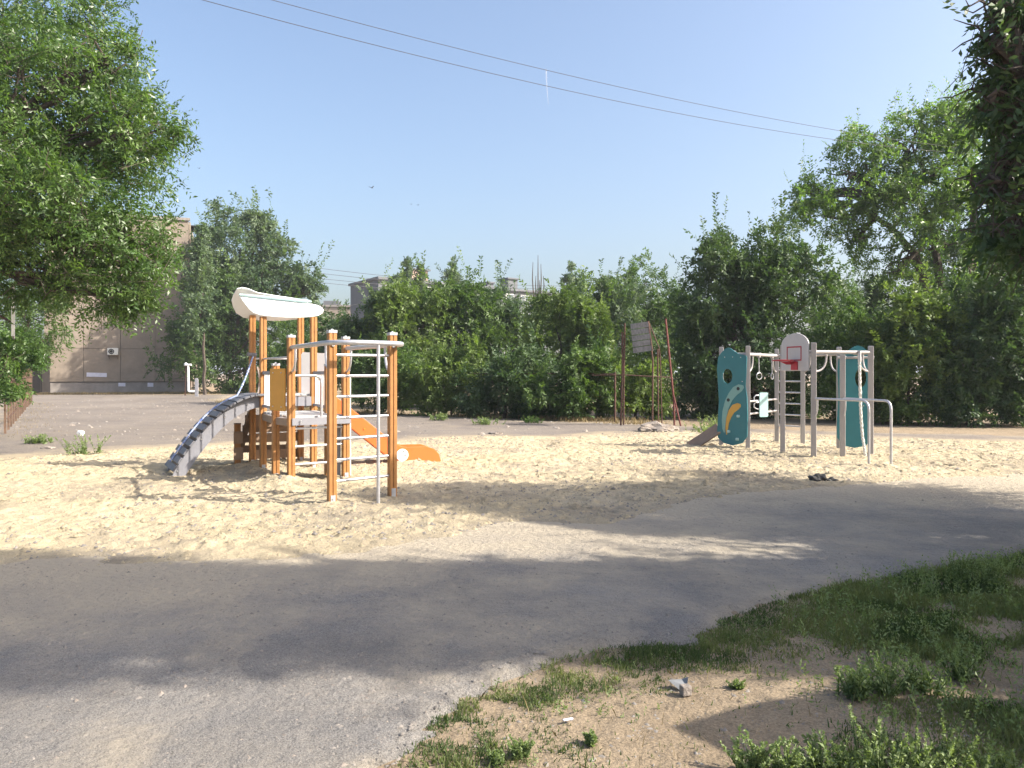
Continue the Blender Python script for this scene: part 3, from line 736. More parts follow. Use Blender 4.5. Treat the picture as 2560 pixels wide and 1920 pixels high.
# shaped teal panels
def teal_panel(a, b, z0, z1, shape, off):
    d = (b - a).normalized(); nrm = d.cross(ZU).normalized(); o = z_(a, 0) + nrm * off
    Wd = (b - a).length
    pts = [(x * Wd, z0 + y * (z1 - z0)) for x, y in shape]
    return o, d, nrm, Wd, pts
def holed_plate(name, pts, hole, o, d, thick, m, par):
    """plate with one elliptic hole: ring of quads between outline and hole, on both faces"""
    cx, cz, rx, rz = hole; n = 48
    def ray(t):
        dx, dz = math.cos(t), math.sin(t); best = None
        for q in range(len(pts)):
            (x1, y1), (x2, y2) = pts[q], pts[(q + 1) % len(pts)]
            ex, ey = x2 - x1, y2 - y1; den = dx * ey - dz * ex
            if abs(den) < 1e-9: continue
            s = ((x1 - cx) * ey - (y1 - cz) * ex) / den; w = ((x1 - cx) * dz - (y1 - cz) * dx) / den
            if s > 0 and -1e-6 <= w <= 1 + 1e-6 and (best is None or s > best): best = s
        return (cx + dx * best, cz + dz * best)
    angs = sorted(set([2 * math.pi * q / n for q in range(n)] + [math.atan2(y - cz, x - cx) % (2 * math.pi) for x, y in pts]))
    outer = [ray(t) for t in angs]; inner = [(cx + rx * math.cos(t), cz + rz * math.sin(t)) for t in angs]; k = len(angs)
    nrm = d.cross(ZU).normalized(); vs = []
    for sg in (-1, 1):
        for ring in (outer, inner):
            vs += [o + d * x + ZU * z + nrm * sg * thick / 2 for x, z in ring]
    fs = []
    for q in range(k):
        r = (q + 1) % k
        fs += [(q, r, k + r, k + q), (2 * k + q, 3 * k + q, 3 * k + r, 2 * k + r), (q, 2 * k + q, 2 * k + r, r), (k + q, k + r, 3 * k + r, 3 * k + q)]
    return obj(name, MB().add(vs, fs), m, par)
shapeL = [(-.10, .115), (-.06, .06), (.15, .01), (.5, -.01), (.85, .02), (1.03, .09), (1.05, .30), (1.03, .48), (.98, .60), (1.0, .75), (1.02, .90), (.98, .915), (.74, .93), (.56, .96), (.42, .99), (.30, 1.0), (.20, .985), (.06, .945), (-.06, .90), (-.10, .78), (-.06, .60), (-.03, .45), (-.06, .28)]
o, d, nrm, Wd, pts = teal_panel(L1, L2, .10, 2.13, shapeL, .06)
tp = holed_plate('teal_panel', pts, (.30 * Wd, 1.53, .185 * Wd, .155), o, d, .02, 'teal', cf)
def arc_stripe(pts2, m, z):
    mb = MB(); mb.prism(pts2, o + nrm * (.0105 + z), d, ZU, .006); return obj('painted_stripe', mb, m, tp)
def crescent(p0, pc1, p1, pc2, n=10):
    q1 = [Vector((*p0, 0)) * (1 - t) ** 2 + Vector((*pc1, 0)) * 2 * t * (1 - t) + Vector((*p1, 0)) * t * t for t in [k / n for k in range(n + 1)]]
    q2 = [Vector((*p1, 0)) * (1 - t) ** 2 + Vector((*pc2, 0)) * 2 * t * (1 - t) + Vector((*p0, 0)) * t * t for t in [k / n for k in range(1, n)]]
    return [(v.x, v.y) for v in q1 + q2]
arc_stripe([(x * Wd, z) for x, z in [(.17, .34), (.11, .42), (.09, .60), (.12, .80), (.22, 1.02), (.36, 1.18), (.52, 1.30), (.72, 1.36), (.90, 1.34), (.92, 1.29), (.84, 1.22), (.66, 1.14), (.48, 1.02), (.35, .86), (.27, .68), (.22, .48), (.20, .34)]], 'pteal', .002)
arc_stripe([(x * Wd, z) for x, z in [(.26, .30), (.23, .45), (.27, .66), (.36, .82), (.50, .93), (.68, .97), (.80, .95), (.81, .90), (.72, .84), (.56, .77), (.44, .66), (.36, .54), (.32, .40), (.29, .30)]], 'ochre', .004)
for x, z in ((.71, 1.27), (.34, 1.03)):
    c = o + d * (x * Wd) + ZU * z + nrm * .016
    obj('hand_hole', MB().tube([c, c + nrm * .004], .036, 12), 'black', tp)
for x, z in ((.72, .70), (.36, .37), (.68, .12 + .10)):
    c = o + d * (x * Wd) + ZU * z + nrm * .016
    obj('foot_hold', MB().box(c, (.07, .05, .055), R=Matrix((d, nrm, ZU)).transposed()), 'pblue', tp, .012)
for x, z in ((.20, 1.93), (.50, 1.93), (.80, 1.92), (.86, 1.42)):
    c = o + d * (x * Wd) + ZU * z + nrm * .01
    obj('bolt', MB().tube([c, c + nrm * .01], .010, 8), 'bolt', tp)
shapeR = [(-.12, .10), (.1, .02), (.5, 0), (.9, .02), (1.12, .10), (1.06, .30), (1.04, .45), (1.10, .70), (1.16, .82), (1.10, .92), (.92, .955), (.80, .985), (.62, 1.0), (.45, .985), (.30, .955), (.10, .92), (-.06, .90), (-.10, .75), (-.06, .5), (-.12, .28)]
o, d, nrm, Wd, pts = teal_panel(R1 - Vector((.02, .15, 0)), R3 + Vector((.02, .1, 0)), .12, 2.14, shapeR, .07)
mid = R1.lerp(R3, .5)
o = Vector((6.50, 15.6, 0)); d = Vector((.97, -.22, 0)).normalized(); Wd = .52; nrm = d.cross(ZU)
pts = [(x * Wd, .12 + y * 2.02) for x, y in shapeR]
tp2 = holed_plate('teal_panel', pts, (.72 * Wd, 1.50, .20 * Wd, .19), o, d, .02, 'teal', cf)
for x, z in ((.14, 1.40), (.14, .92), (.14, .40), (.82, .95)):
    c = o + d * (x * Wd) + ZU * z + nrm * .01
    obj('bolt', MB().tube([c, c + nrm * .01], .011, 8), 'bolt', tp2)
obj('panel_rail', MB().tube([o + ZU * 1.90 - d * .05, o + d * (Wd + .1) + ZU * 1.90], .03, 10), 'gpost', cf)
# backboard, hoop
bd = (Q2 - Q1).normalized(); bn = bd.cross(ZU).normalized()
if bn.x > 0: bn = -bn
bo = z_(Q1, 0) + bn * .055; BW = (Q2 - Q1).length
bpts = [(.04, 1.64), (BW - .06, 1.64), (BW - .06, 2.12)] + [(BW / 2 - .01 + (BW / 2 - .05) * math.cos(t), 2.12 + .23 * math.sin(t)) for t in [math.pi * q / 16 for q in range(1, 16)]] + [(.04, 2.12)]
bb = obj('backboard', MB().prism(bpts, bo, bd, ZU, .02), 'board', cf, .004)
fr = MB(); x0, x1, zz0, zz1, tk = BW * .25, BW * .70, 1.84, 2.09, .016
cc = bo + bn * .012
for a, b in (((x0, zz0), (x1, zz0)), ((x0, zz1), (x1, zz1))): fr.beam(cc + bd * (a[0] - .012) + ZU * a[1], cc + bd * (b[0] + .012) + ZU * b[1], .006, .024)
for x in (x0, x1): fr.beam(cc + bd * x + ZU * (zz0 + .012), cc + bd * x + ZU * (zz1 - .012), .006, .024, up=bd)
obj('target_square', fr, 'red', bb)
xm = BW * .50; hb = cc + bd * xm
hp = obj('hoop_bracket', MB().box(hb + ZU * 1.735 + bn * .01, (.18, .02, .16), R=Matrix((bd, bn, ZU)).transposed()).box(hb + ZU * 1.81 + bn * .06, (.10, .12, .02), R=Matrix((bd, bn, ZU)).transposed()), 'red', cf)
hc = hb + bn * .27 + ZU * 1.835
obj('hoop_rim', MB().tube([hc + (bd * math.cos(t) + bn * math.sin(t)) * .185 for t in [2 * math.pi * q / 28 for q in range(29)]], .013, 8, cap=False), 'red', hp)
obj('hoop_fins', MB().prism([(-.2, 0), (.2, 0), (.05, -.06), (-.05, -.06)], hb + ZU * 1.815 + bn * .14, bn, ZU, .01), 'red', hp)
# parallel bars
for a, leg in ((Q2, Vector((6.06, 13.38, 0))), (R2, Vector((6.36, 13.22, 0)))):
    dd = (leg - a); dd.z = 0; dn = dd.normalized()
    t1 = z_(leg, 1.125) - dn * .16
    obj('parallel_bar', MB().tube([z_(a, 1.125), z_(a, 1.125).lerp(t1, .5), t1, *bez(t1, z_(leg, 1.125), z_(leg, .96), 7)[1:], z_(leg, .4), z_(leg, -.1)], .021, 12), 'steel', cf)
    b0_ = z_(a, .80) + dn * .045
    obj('bar_brace', MB().tube([b0_, b0_ + dn * .02 + ZU * .03, b0_ + dn * .05 + ZU * .12, b0_ + dn * .055 + ZU * .31], .013, 8), 'steel', cf)
# climbing rope
ra, rb = P(2149, 890, 14.80), P(2164, 1140, 14.75)
rpts = [ra, P(2149, 920, 14.8), P(2150, 960, 14.8), P(2151, 1010, 14.8), P(2153, 1050, 14.8), P(2156, 1090, 14.8), P(2161, 1120, 14.76), Vector((rb.x, rb.y, .02))]
ro = obj('hanging_rope', MB().tube(rpts, [.024] * 8, 8), 'rope', cf)
strand = MB()
fine = []
for q in range(len(rpts) - 1):
    for s in range(14): fine.append(rpts[q].lerp(rpts[q + 1], s / 14))
for ph in (0, 2.09, 4.19):
    strand.tube([p + Vector((math.cos(k * .55 + ph), math.sin(k * .55 + ph), 0)) * .017 for k, p in enumerate(fine)], .013, 5)
obj('rope_strands', strand, 'rope', ro)
obj('rope_shackle', MB().tube([ra + ZU * .10, ra - ZU * .08], .03, 8).tube([ra + Vector((.03, 0, -.02)), ra + Vector((.03, 0, -.10))], .014, 6), 'steel', cf)
# gym rings
for px in (1897, 1929.5):
    d_ = 16.3 + (px - 1870) / (1940 - 1870) * 1.5
    top_, ring_c = P(px, 880, d_), P(px + 1, 940, d_)
    rg = obj('gym_ring', MB().tube([ring_c + Vector((.072 * math.cos(t) * (.95 if px < 1910 else .55), .04 * math.cos(t), .072 * math.sin(t))) for t in [2 * math.pi * q / 20 for q in range(21)]], .009, 6, cap=False), 'steel', cf)
    obj('chain', MB().tube([z_(top_, 1.97), z_(ring_c, ring_c.z + .07)], .011, 6), 'steel', rg)
    obj('ring_hanger', MB().tube([z_(top_, 2.03), z_(top_, 1.93)], .042, 8), 'gpost', rg)
# step plate between L2 and M1
for z in (.985 + .02, .745):
    obj('cross_tube', MB().tube([z_(L2, z), z_(M1, z)], .022, 10), 'gpost', cf)
pc = Vector((5.36, 16.78, 0)); pd = Vector((.95, .31, 0)).normalized()
plo = obj('step_plate', MB().prism([(-.09, .66), (.09, .66), (.105, .68), (.105, 1.16), (.09, 1.18), (-.09, 1.18), (-.105, 1.16), (-.105, .68)], z_(pc, 0), pd, ZU, .016), 'pblue', cf)
for zc in (1.06, .92):
    c = z_(pc, zc) - pd * .13
    obj('loop_handle', MB().tube([c + ZU * .06, c + ZU * .065 - pd * .06, c - pd * .11 + ZU * .02, c - pd * .11 - ZU * .05, c - pd * .04 - ZU * .09, c - ZU * .09], .013, 8), 'steel', plo)
# sloping sit-up board at the left
s0_, s1_ = G(1722, 1117), z_(L1 + Vector((-.04, .05, 0)), .42)
obj('sit_up_board', MB().beam(s0_ - ZU * .02, s1_, .30, .035, up=(.15, -.55, .8)), 'brown', cf, .004)
obj('board_support', MB().tube([z_(s1_, .40), z_(L1, .40)], .02, 8), 'steel', cf)
# ------------------------------------------------------------------ buildings
def wall_frame(a, b):
    d = (b - a); d.z = 0; L = d.length; d.normalize(); n = Vector((d.y, -d.x, 0))     # n faces the camera side
    return d, n, L
WA, WB = Vector((-36.8, 62.0, 0)), Vector((-26.9, 65.6, 0))
d, n, Lw = wall_frame(WA, WB)
bl = thing('apartment_block', 'beige concrete panel apartment block with blank end wall behind the left tree', 'building', WA)
H0, HR = .88, 2.67; TOP = H0 + 5 * HR
dep = -n * 40
def slab(a, b, z0, z1, nn, t):   # box standing along a-b, thickness t outwards along nn
    m = (a + b) / 2 + nn * (t / 2); dd, n0, L = wall_frame(a, b)
    return MB().box((m.x, m.y, (z0 + z1) / 2), (L, t, z1 - z0), math.atan2(dd.y, dd.x))
core = MB(); c = (WA + WB) / 2 - n * 20; core.box((c.x, c.y, TOP / 2), (Lw - .1, 39.9, TOP - .1), math.atan2(d.y, d.x))
obj('core_wall', core, 'joint', bl)
cols = [0, Lw * .262, Lw * .515, Lw * .757, Lw]
for r in range(5):
    for q in range(4):
        a, b = WA + d * (cols[q] + .015), WA + d * (cols[q + 1] - .015)
        obj('wall_panel', slab(a, b, H0 + r * HR + .015, H0 + (r + 1) * HR - .015, n, .12 + .012 * ((r * 3 + q * 5) % 3)), 'panel', bl)
obj('plinth', slab(WA + d * .05, WB - d * .05, -.2, H0 - .06, n, .05), 'plinth', bl)
obj('parapet', slab(WA - d * .1, WB + d * .1, TOP, TOP + .22, n, .25), 'plinth', bl)
# long side with balconies beyond the corner
sd_, sn = -n, d.copy()
for q in range(6):
    for r in range(5):
        a = WB + sd_ * (.2 + q * 6.4); b = a + sd_ * 6.2
        obj('side_wall_panel', slab(b, a, H0 + r * HR + .03, H0 + (r + 1) * HR - .03, sn, .1), 'panel', bl)
for r in range(5):
    for q in range(2):
        z = H0 + r * HR; a = WB + sd_ * (1.2 + q * 7); b = a + sd_ * 3.2
        o = obj('balcony', slab(b, a, z, z + .14, sn, 1.25), 'plinth', bl)
        obj('parapet_panel', slab(b + sn * 1.15, a + sn * 1.15, z + .14, z + 1.1, sn, .06), 'teal_edge' if r == 4 else 'greyc', o)
        obj('balcony_glass', slab(b + sn * 1.16, a + sn * 1.16, z + 1.12, z + 2.45, sn, .03), 'glass', o)
        obj('balcony_roof', slab(b, a, z + 2.48, z + 2.55, sn, 1.35), 'darkmetal', o)
# air conditioner on the wall
rzw = math.atan2(d.y, d.x)
def on_wall(px, py, off):
    # intersect pixel ray with the wall plane
    r = P(px, py, 1) - Vector((0, 0, CAMH)); p0 = WA + n * .13
    t = p0.dot(n) / r.dot(n); return Vector((0, 0, CAMH)) + r * t + n * off
ac_c = on_wall(283.5, 879, .30)
ac = thing('air_conditioner', 'white outdoor air conditioner unit mounted on the beige end wall', 'air conditioner', tuple(ac_c - ZU * .3))
obj('casing', MB().box(ac_c, (.78, .32, .55), rzw), 'ac', ac, .02)
fc = ac_c + n * .162 - d * .10
gr = obj('fan_grille', MB().tube([fc, fc + n * .01], .21, 20), 'darkmetal', ac)
obj('grille_ring', MB().tube([fc + n * .015 + (d * math.cos(t) + ZU * math.sin(t)) * .13 for t in [2 * math.pi * q / 16 for q in range(17)]], .012, 5, cap=False), 'ac', gr)
for s in (-.3, .3):
    obj('bracket', MB().beam(ac_c + d * s - ZU * .29 - n * .3, ac_c + d * s - ZU * .29 + n * .14, .04, .04).beam(ac_c + d * s - ZU * .6 - n * .3, ac_c + d * s - ZU * .3, .03, .03), 'rust', ac)
for px, py, w, h, lab in ((242, 937, 1.45, .33, 'long torn paper notice strip pasted on the beige end wall'), (304.5, 961.5, .52, .29, 'crooked paper sheet under the long strip, left one of two on the plinth'), (376, 962, .44, .33, 'paper sheet on the plinth, right one of two below faded lettering')):
    c = on_wall(px, py, .035 if py < 950 else -.06)
    mb = MB().box(c, (w, .004, h), R=Matrix.Rotation(rzw, 3, 'Z') @ Matrix.Rotation(.03, 3, 'Y'))
    if w > 1: mb.box(c - d * .35 + ZU * .01 + n * .005, (.45, .004, h * .9), R=Matrix.Rotation(rzw, 3, 'Z') @ Matrix.Rotation(-.05, 3, 'Y'))
    single('paper_notice', mb, 'paper', lab, 'notice', 'paper notices on the end wall')
# faded, no longer readable lettering on the wall
fl = MB(); R9 = random.Random(4)
for row, (x0, x1, y, hgt) in enumerate(((392, 438, 924, .32), (402, 446, 932, .26))):
    q = x0
    while q < x1:
        w = R9.uniform(1.6, 3.4); c = on_wall(q, y, .025)
        for _ in range(R9.randint(2, 3)):
            a = c + d * R9.uniform(-.05, .08) + ZU * R9.uniform(-hgt / 2, hgt / 2); b = c + d * R9.uniform(-.05, .08) + ZU * R9.uniform(-hgt / 2, hgt / 2)
            if (b - a).length > .08: fl.beam(a, b, .004, .03, up=n.cross(b - a))
        q += w + 1.2
obj('faded_lettering', fl, 'faded', bl)
# dark shed left of the block
sh = thing('dark_shed', 'dark brown metal shed in shade between the rusty posts and the beige wall', 'shed', (-38.6, 60.2, 0))
sa, sb = Vector((-41.5, 60.6, 0)), Vector((-36.4, 60.9, 0)); dd_, nn_, LL_ = wall_frame(sa, sb)
obj('wall', MB().box((*(((sa + sb) / 2 + Vector((0, 1.5, 0))).xy), 2.0), (LL_, 3.0, 4.1), math.atan2(dd_.y, dd_.x)), 'darkmetal', sh)
obj('roof', MB().box((*(((sa + sb) / 2 + Vector((0, 1.4, 0))).xy), 4.1), (LL_ + .4, 3.5, .12), math.atan2(dd_.y, dd_.x)), 'rust', sh)
for q in range(3):
    a = sa + dd_ * (.2 + q * 1.65)
    obj('door_leaf', slab(a, a + dd_ * 1.6, .05, 3.3, nn_, .05), 'darkmetal', sh)
vc = P(104, 889, 60.7)
obj('vent', MB().box(vc, (.45, .12, .55)), 'frame', sh)

# far grey block behind the thicket
FA, FB, FC = Vector((-24.8, 121.0, 0)), Vector((-19.0, 112.0, 0)), Vector((10.5, 137.0, 0))
fb = thing('grey_apartment_block', 'long grey five-storey block rising behind the green thicket', 'building', FB)
def poly_prism(pts, z0, z1): return MB().prism([(p.x, p.y) for p in pts], (0, 0, (z0 + z1) / 2), (1, 0, 0), (0, 1, 0), z1 - z0)
FD = FC + (FA - FB)
obj('wall', poly_prism([FA, FB, FC, FD], 0, 14.9), 'greyc', fb)
df, nf, Lf_ = wall_frame(FB, FC)
obj('cornice', slab(FB - df * .3, FC, 14.9, 15.25, nf, .5), 'greyc', fb)
d2, n2_, L2_ = wall_frame(FA, FB)
obj('cornice', slab(FA - d2 * .2, FB + d2 * .2, 14.9, 15.25, n2_, .3), 'greyc', fb)
for r in range(1, 5):
    obj('seam', slab(FA, FB, r * 2.9 + .3, r * 2.9 + .38, n2_, .02), 'plinth', fb)
obj('seam', MB().box((*((FA.lerp(FB, .5) + n2_ * .01).xy), 7.5), (.1, .03, 14.8), math.atan2(d2.y, d2.x)), 'plinth', fb)
for r in (3, 4):
    for q in range(11):
        a = FB + df * (1.2 + q * 3.2); z = 1.3 + r * 2.9
        w = obj('window', slab(a, a + df * 1.7, z, z + 1.5, nf, .06), 'frame', fb)
        for k in range(2):
            obj('pane', slab(a + df * (.1 + .82 * k), a + df * (.1 + .82 * k + .72), z + .1, z + 1.4, nf, .075), 'glass', w)
rz_f = math.atan2(df.y, df.x)
for px, py, dd, w, h, nm, mm in ((1035, 690, 119, 3.6, 3.2, 'brick_vent', 'brick'), (1272, 712, 128, 2.6, 1.0, 'roof_vent', 'greyc'), (1215, 722, 126, 1.6, .5, 'roof_vent', 'greyc')):
    c = P(px, py, dd)
    o = obj(nm, MB().box((c.x, c.y + 3, (15 + c.z) / 2 + .5), (w * .8, 2, c.z - 13.6), rz_f), mm, fb)
    obj('vent_cap', MB().box((c.x, c.y + 3, c.z + 1.25), (w, 2.6, .22), rz_f), 'greyc', o)
fb2 = thing('small_far_block', 'small pale concrete block far behind, right of the white roof', 'building', (-34, 152, 0))
obj('wall', MB().box((-33.6, 158, 7), (8.4, 12, 14.6), .1), 'panel', fb2)
obj('roof_edge', MB().box((-33.6, 158, 14.5), (8.9, 12.5, .35), .1), 'plinth', fb2)
obj('window', MB().box((-37.0, 151.9, 9.2), (1.6, .1, 1.5), .1), 'frame', fb2)
obj('stair_hut', MB().box((-36, 158, 15.2), (3, 4, 1.3), .1), 'greyc', fb2)

# ------------------------------------------------------------------ picket fence, ball-court posts, pipes
pf = thing('post_fence', 'row of rusty brown fence posts along the left edge of the old ball court', 'fence', (-13.3, 21, 0))
fa, fe = Vector((-13.25, 20.6, 0)), Vector((-26.3, 43.2, 0)); fd = (fe - fa).normalized(); FL = (fe - fa).length
R3_ = random.Random(3)
s = 0
while s < FL:
    p = fa + fd * s; h = 1.72 + R3_.uniform(-.12, .12); lean = R3_.uniform(-.05, .05)
    obj('fence_post', MB().beam(z_(p, -.1), z_(p, h) + fd * lean, .055, .05, up=fd), 'rustwood', pf)
    s += R3_.uniform(1.4, 1.9)
for z in (.4, 1.4):
    obj('rail', MB().tube([z_(fa, z) + Vector((.04, .02, 0)), z_(fe, z) + Vector((.04, .02, 0))], .012, 5), 'rust', pf)

lbk = thing('old_backboard_post', 'old iron basketball post with board seen edge-on under the left tree', 'basketball post', (-11.3, 16.2, 0))
obj('post', MB().tube([(-11.3, 16.2, -.2), (-11.3, 16.2, 3.3)], .06, 10), 'rust', lbk)
e0 = P(34, 771, 16)
for q in range(5):
    obj('board_plank', MB().box((e0.x - .32, e0.y + .5, 2.43 + .21 * q), (.035, 1.5, .2), .55), 'oldwood', lbk)
obj('edge_trim', MB().box((e0.x + .075, e0.y - .14, 2.87), (.06, .05, 1.06), .55), 'white', lbk)
obj('bracket', MB().tube([(-11.3, 16.2, 3.2), (e0.x, 16.0, 2.6)], .025, 6).tube([(-11.3, 16.2, 2.6), (e0.x, 16.0, 3.2)], .025, 6), 'rust', lbk)

rbk = thing('broken_backboard_frame', 'broken rusty ball-court frame with a tilted grey plank board before the thicket', 'basketball frame', (4.1, 24, 0))
def pole_px(name, pts, dd, r, m): return obj(name, MB().tube([P(x, y, dd) for x, y in pts], r, 8), m, rbk)
pole_px('post', [(1552, 1066), (1556, 930), (1556, 830)], 23.8, .03, 'rust')
pole_px('post', [(1559, 1062), (1560, 930), (1562, 808)], 24.0, .024, 'rust')
pole_px('post', [(1631, 1067), (1632, 900), (1621, 803)], 23.6, .026, 'rust')
pole_px('post', [(1646, 1063), (1644, 872)], 24.2, .024, 'rust')
pole_px('post', [(1655, 1066), (1651, 900), (1648, 870), (1622, 806)], 24.4, .018, 'rust')
pole_px('leaning_pole', [(1664, 797), (1676, 915), (1685, 1005), (1686, 1074)], 23.6, .03, 'redrust')
pole_px('stay', [(1683, 985), (1705, 1079)], 23.5, .026, 'redrust')
pole_px('rail', [(1480, 938), (1560, 937), (1640, 942), (1680, 943)], 23.9, .016, 'rust')
q4 = [(1576, 809), (1620, 803), (1631, 877), (1584, 884)]
for q in range(5):
    t0, t1 = q / 5 + .012, (q + 1) / 5 - .012
    def ed(t, a, b): return (q4[a][0] * (1 - t) + q4[b][0] * t, q4[a][1] * (1 - t) + q4[b][1] * t)
    pl, pr_, prb, plb = ed(t0, 0, 3), ed(t0, 1, 2), ed(t1, 1, 2), ed(t1, 0, 3)
    dz = 23.45 + R3_.uniform(-.02, .02)
    v4 = [P(*x, dz + (.45 if x in (plb, pl) else -.45)) for x in (plb, prb, pr_, pl)]
    obj('board_plank', MB().add(v4 + [v + Vector((0, .035, 0)) for v in v4], [(0, 1, 2, 3), (7, 6, 5, 4), (0, 4, 5, 1), (1, 5, 6, 2), (2, 6, 7, 3), (3, 7, 4, 0)]), 'oldwood', rbk)
obj('board_edge', MB().tube([P(*q4[1], 23.05), P(*q4[2], 23.05)], .025, 6), 'rust', rbk)

wf = thing('wire_fence', 'thin rusty fence posts with a top rail half buried in the thicket', 'fence', (-2.2, 29, 0))
wpts = [(-9.5, 33.0), (-7.2, 31.6), (-4.6, 30.2), (-2.25, 29.2), (-.2, 28.3), (1.8, 27.4), (3.4, 26.0)]
for q, (x, y) in enumerate(wpts):
    obj('post', MB().tube([(x, y, -.2), (x, y, 1.62)], .035, 8), 'rust', wf)
obj('top_rail', MB().tube([(x, y, 1.57) for x, y in wpts], .018, 6), 'rust', wf)
obj('low_wire', MB().tube([(x, y, .8) for x, y in wpts], .006, 4), 'rust', wf)

gp = thing('gas_pipe', 'white bent gas pipe on a rusty stake near the beige wall', 'pipe', tuple(G(463, 991)))
dg = 55.0
obj('stake', MB().tube([P(463, 992, dg), P(465, 912, dg)], .05, 8), 'rust', gp)
obj('pipe', MB().tube([P(478, 912, dg), P(470.5, 912, dg), P(470.5, 916, dg), P(470.8, 977, dg), P(473, 978.5, dg), P(492, 979, dg)], .075, 8), 'white', gp)
obj('valve', MB().blob(P(464.5, 911, dg), .14, 3, 1, rough=.1), 'white', gp)
mk = P(491.5, 993, 53); mk.z = 0
single('marker_post', MB().box((mk.x, mk.y, .55), (.22, .16, 1.22), .2).box((mk.x, mk.y, 1.2), (.17, .12, .09), .2), 'gplastic', 'short pale grey marker post right of the white pipe', 'post', bevel=.02)

# ------------------------------------------------------------------ cables, poles, contrail, birds
pr = thing('utility_pole', 'concrete utility pole hidden in the trees at the far right', 'utility pole', (17.7, 28.0, 0), 'utility poles')
obj('shaft', MB().tube([(17.7, 28.0, -.5), (17.7, 28.0, 10.0)], [.16, .11], 10), 'pole', pr)
obj('cross_arm', MB().beam((17.3, 28.6, 9.6), (18.1, 27.4, 9.6), .08, .08), 'pole', pr)
pl = thing('utility_pole', 'concrete utility pole left of the photographer holding the two cables', 'utility pole', (-19.5, 4.6, 0), 'utility poles')
obj('shaft', MB().tube([(-19.5, 4.6, -.5), (-19.5, 4.6, 10.4)], [.16, .11], 10), 'pole', pl)
obj('cross_arm', MB().beam((-19.9, 5.3, 10.0), (-19.1, 3.9, 10.0), .08, .08), 'pole', pl)
def cable(name, a, b, sag, r, label, group='overhead cables'):
    a, b = Vector(a), Vector(b); n_ = 40
    pts = [a.lerp(b, q / n_) - ZU * sag * 4 * (q / n_) * (1 - q / n_) for q in range(n_ + 1)]
    return single(name, MB().tube(pts, r, 5), 'wire', label, 'cable', group)
c1 = P(2372, 352, 26.4); c2 = P(2372, 343, 26.7)
for (cE, px, py, dm, back, lab) in ((c1, 490, 0, 14.0, 1.72, 'lower of the two long black cables crossing the sky'), (c2, 672, 0, 15.2, 1.85, 'upper of the two long black cables crossing the sky')):
    m_ = P(px, py, dm); far_ = cE + (m_ - cE) * back
    # parabola through cE, mid sight point and the pole end, sagging
    sag = .9; tq = 1 / back; far_.z = m_.z + 1.6
    need = (cE.z * (1 - tq) + far_.z * tq) - m_.z
    cable('cable', cE + (cE - far_).normalized() * 3.1, far_, need / (4 * tq * (1 - tq)), .0065, lab)
for q, (ya, yb, dd) in enumerate(((663, 705, 75), (676, 712, 78), (690, 718, 80), (700, 728, 82))):
    cable('distant_cable', P(740, ya, dd), P(1420, yb + 10, dd + 25), .5, .022, ('topmost', 'second highest', 'third highest', 'lowest')[q] + ' of the faint wires behind the white roof')
ct = MB().tube([P(1365, 172, 5200), P(1367, 215, 5240), P(1371, 262, 5300)], [3.5, 3, 1], 8)
co = single('contrail', ct, 'cloud', 'short thin white aircraft trail in the sky above the cables', 'contrail')
def bird(px, py, dd, span, label, roll=.3):
    c = P(px, py, dd); r = thing('bird', label, 'bird', c, 'birds in the sky')
    obj('body', MB().tube([c + Vector((-.09, 0, 0)), c + Vector((-.03, 0, .01)), c + Vector((.05, 0, .01)), c + Vector((.12, 0, 0))], [.01, .035, .03, .008], 6), 'bird', r)
    for sg in (-1, 1):
        w = MB(); a = c + Vector((-.02, 0, .02)); e = Vector((sg * .15 - .02, sg * span * .25, span * .38 * sg * roll + span * .22))
        w.add([a, a + Vector((.07, 0, 0)), a + e + Vector((.05, 0, 0)), a + e * 1.5 + Vector((-.10, 0, 0)), a + Vector((0, 0, -.012))], [(0, 1, 2, 3), (4, 3, 2, 1), (0, 3, 4)])
        obj('wing', w, 'bird', r)
for a in ((930, 470, 75, .5, 'small black bird in flight above the middle of the thicket'), (498, 421, 130, .4, 'tiny bird beside the tip of the left tree'), (1045, 513, 150, .45, 'tiny distant bird, right one of a pair above the grey block'), (1028, 511, 160, .4, 'tiny distant bird, left one of a pair above the grey block')): bird(*a)

# made-up booth outside the frame, its profile shaped to cast the lower right shadow
eb = thing('shadow_caster', 'unseen grey block added right of the camera to cast the lower right shadow', 'booth', (4.56, 2.93, 0))
obj('body', MB().prism([(-.40, 0), (.46, 0), (.46, 1.85), (.40, 2.11), (.30, 2.25), (.12, 2.43), (-.04, 2.59), (-.30, 2.43), (-.40, 2.29)], (4.56, 2.93, 0), (0, 1, 0), (0, 0, 1), .9), 'gplastic', eb, .01)
obj('door', MB().box((4.10, 2.93, .95), (.012, .6, 1.7)), 'cap', eb); obj('handle', MB().box((4.085, 3.12, 1.0), (.02, .03, .14)), 'dkgrey', eb)

# ------------------------------------------------------------------ trees
R_ = random.Random(1)
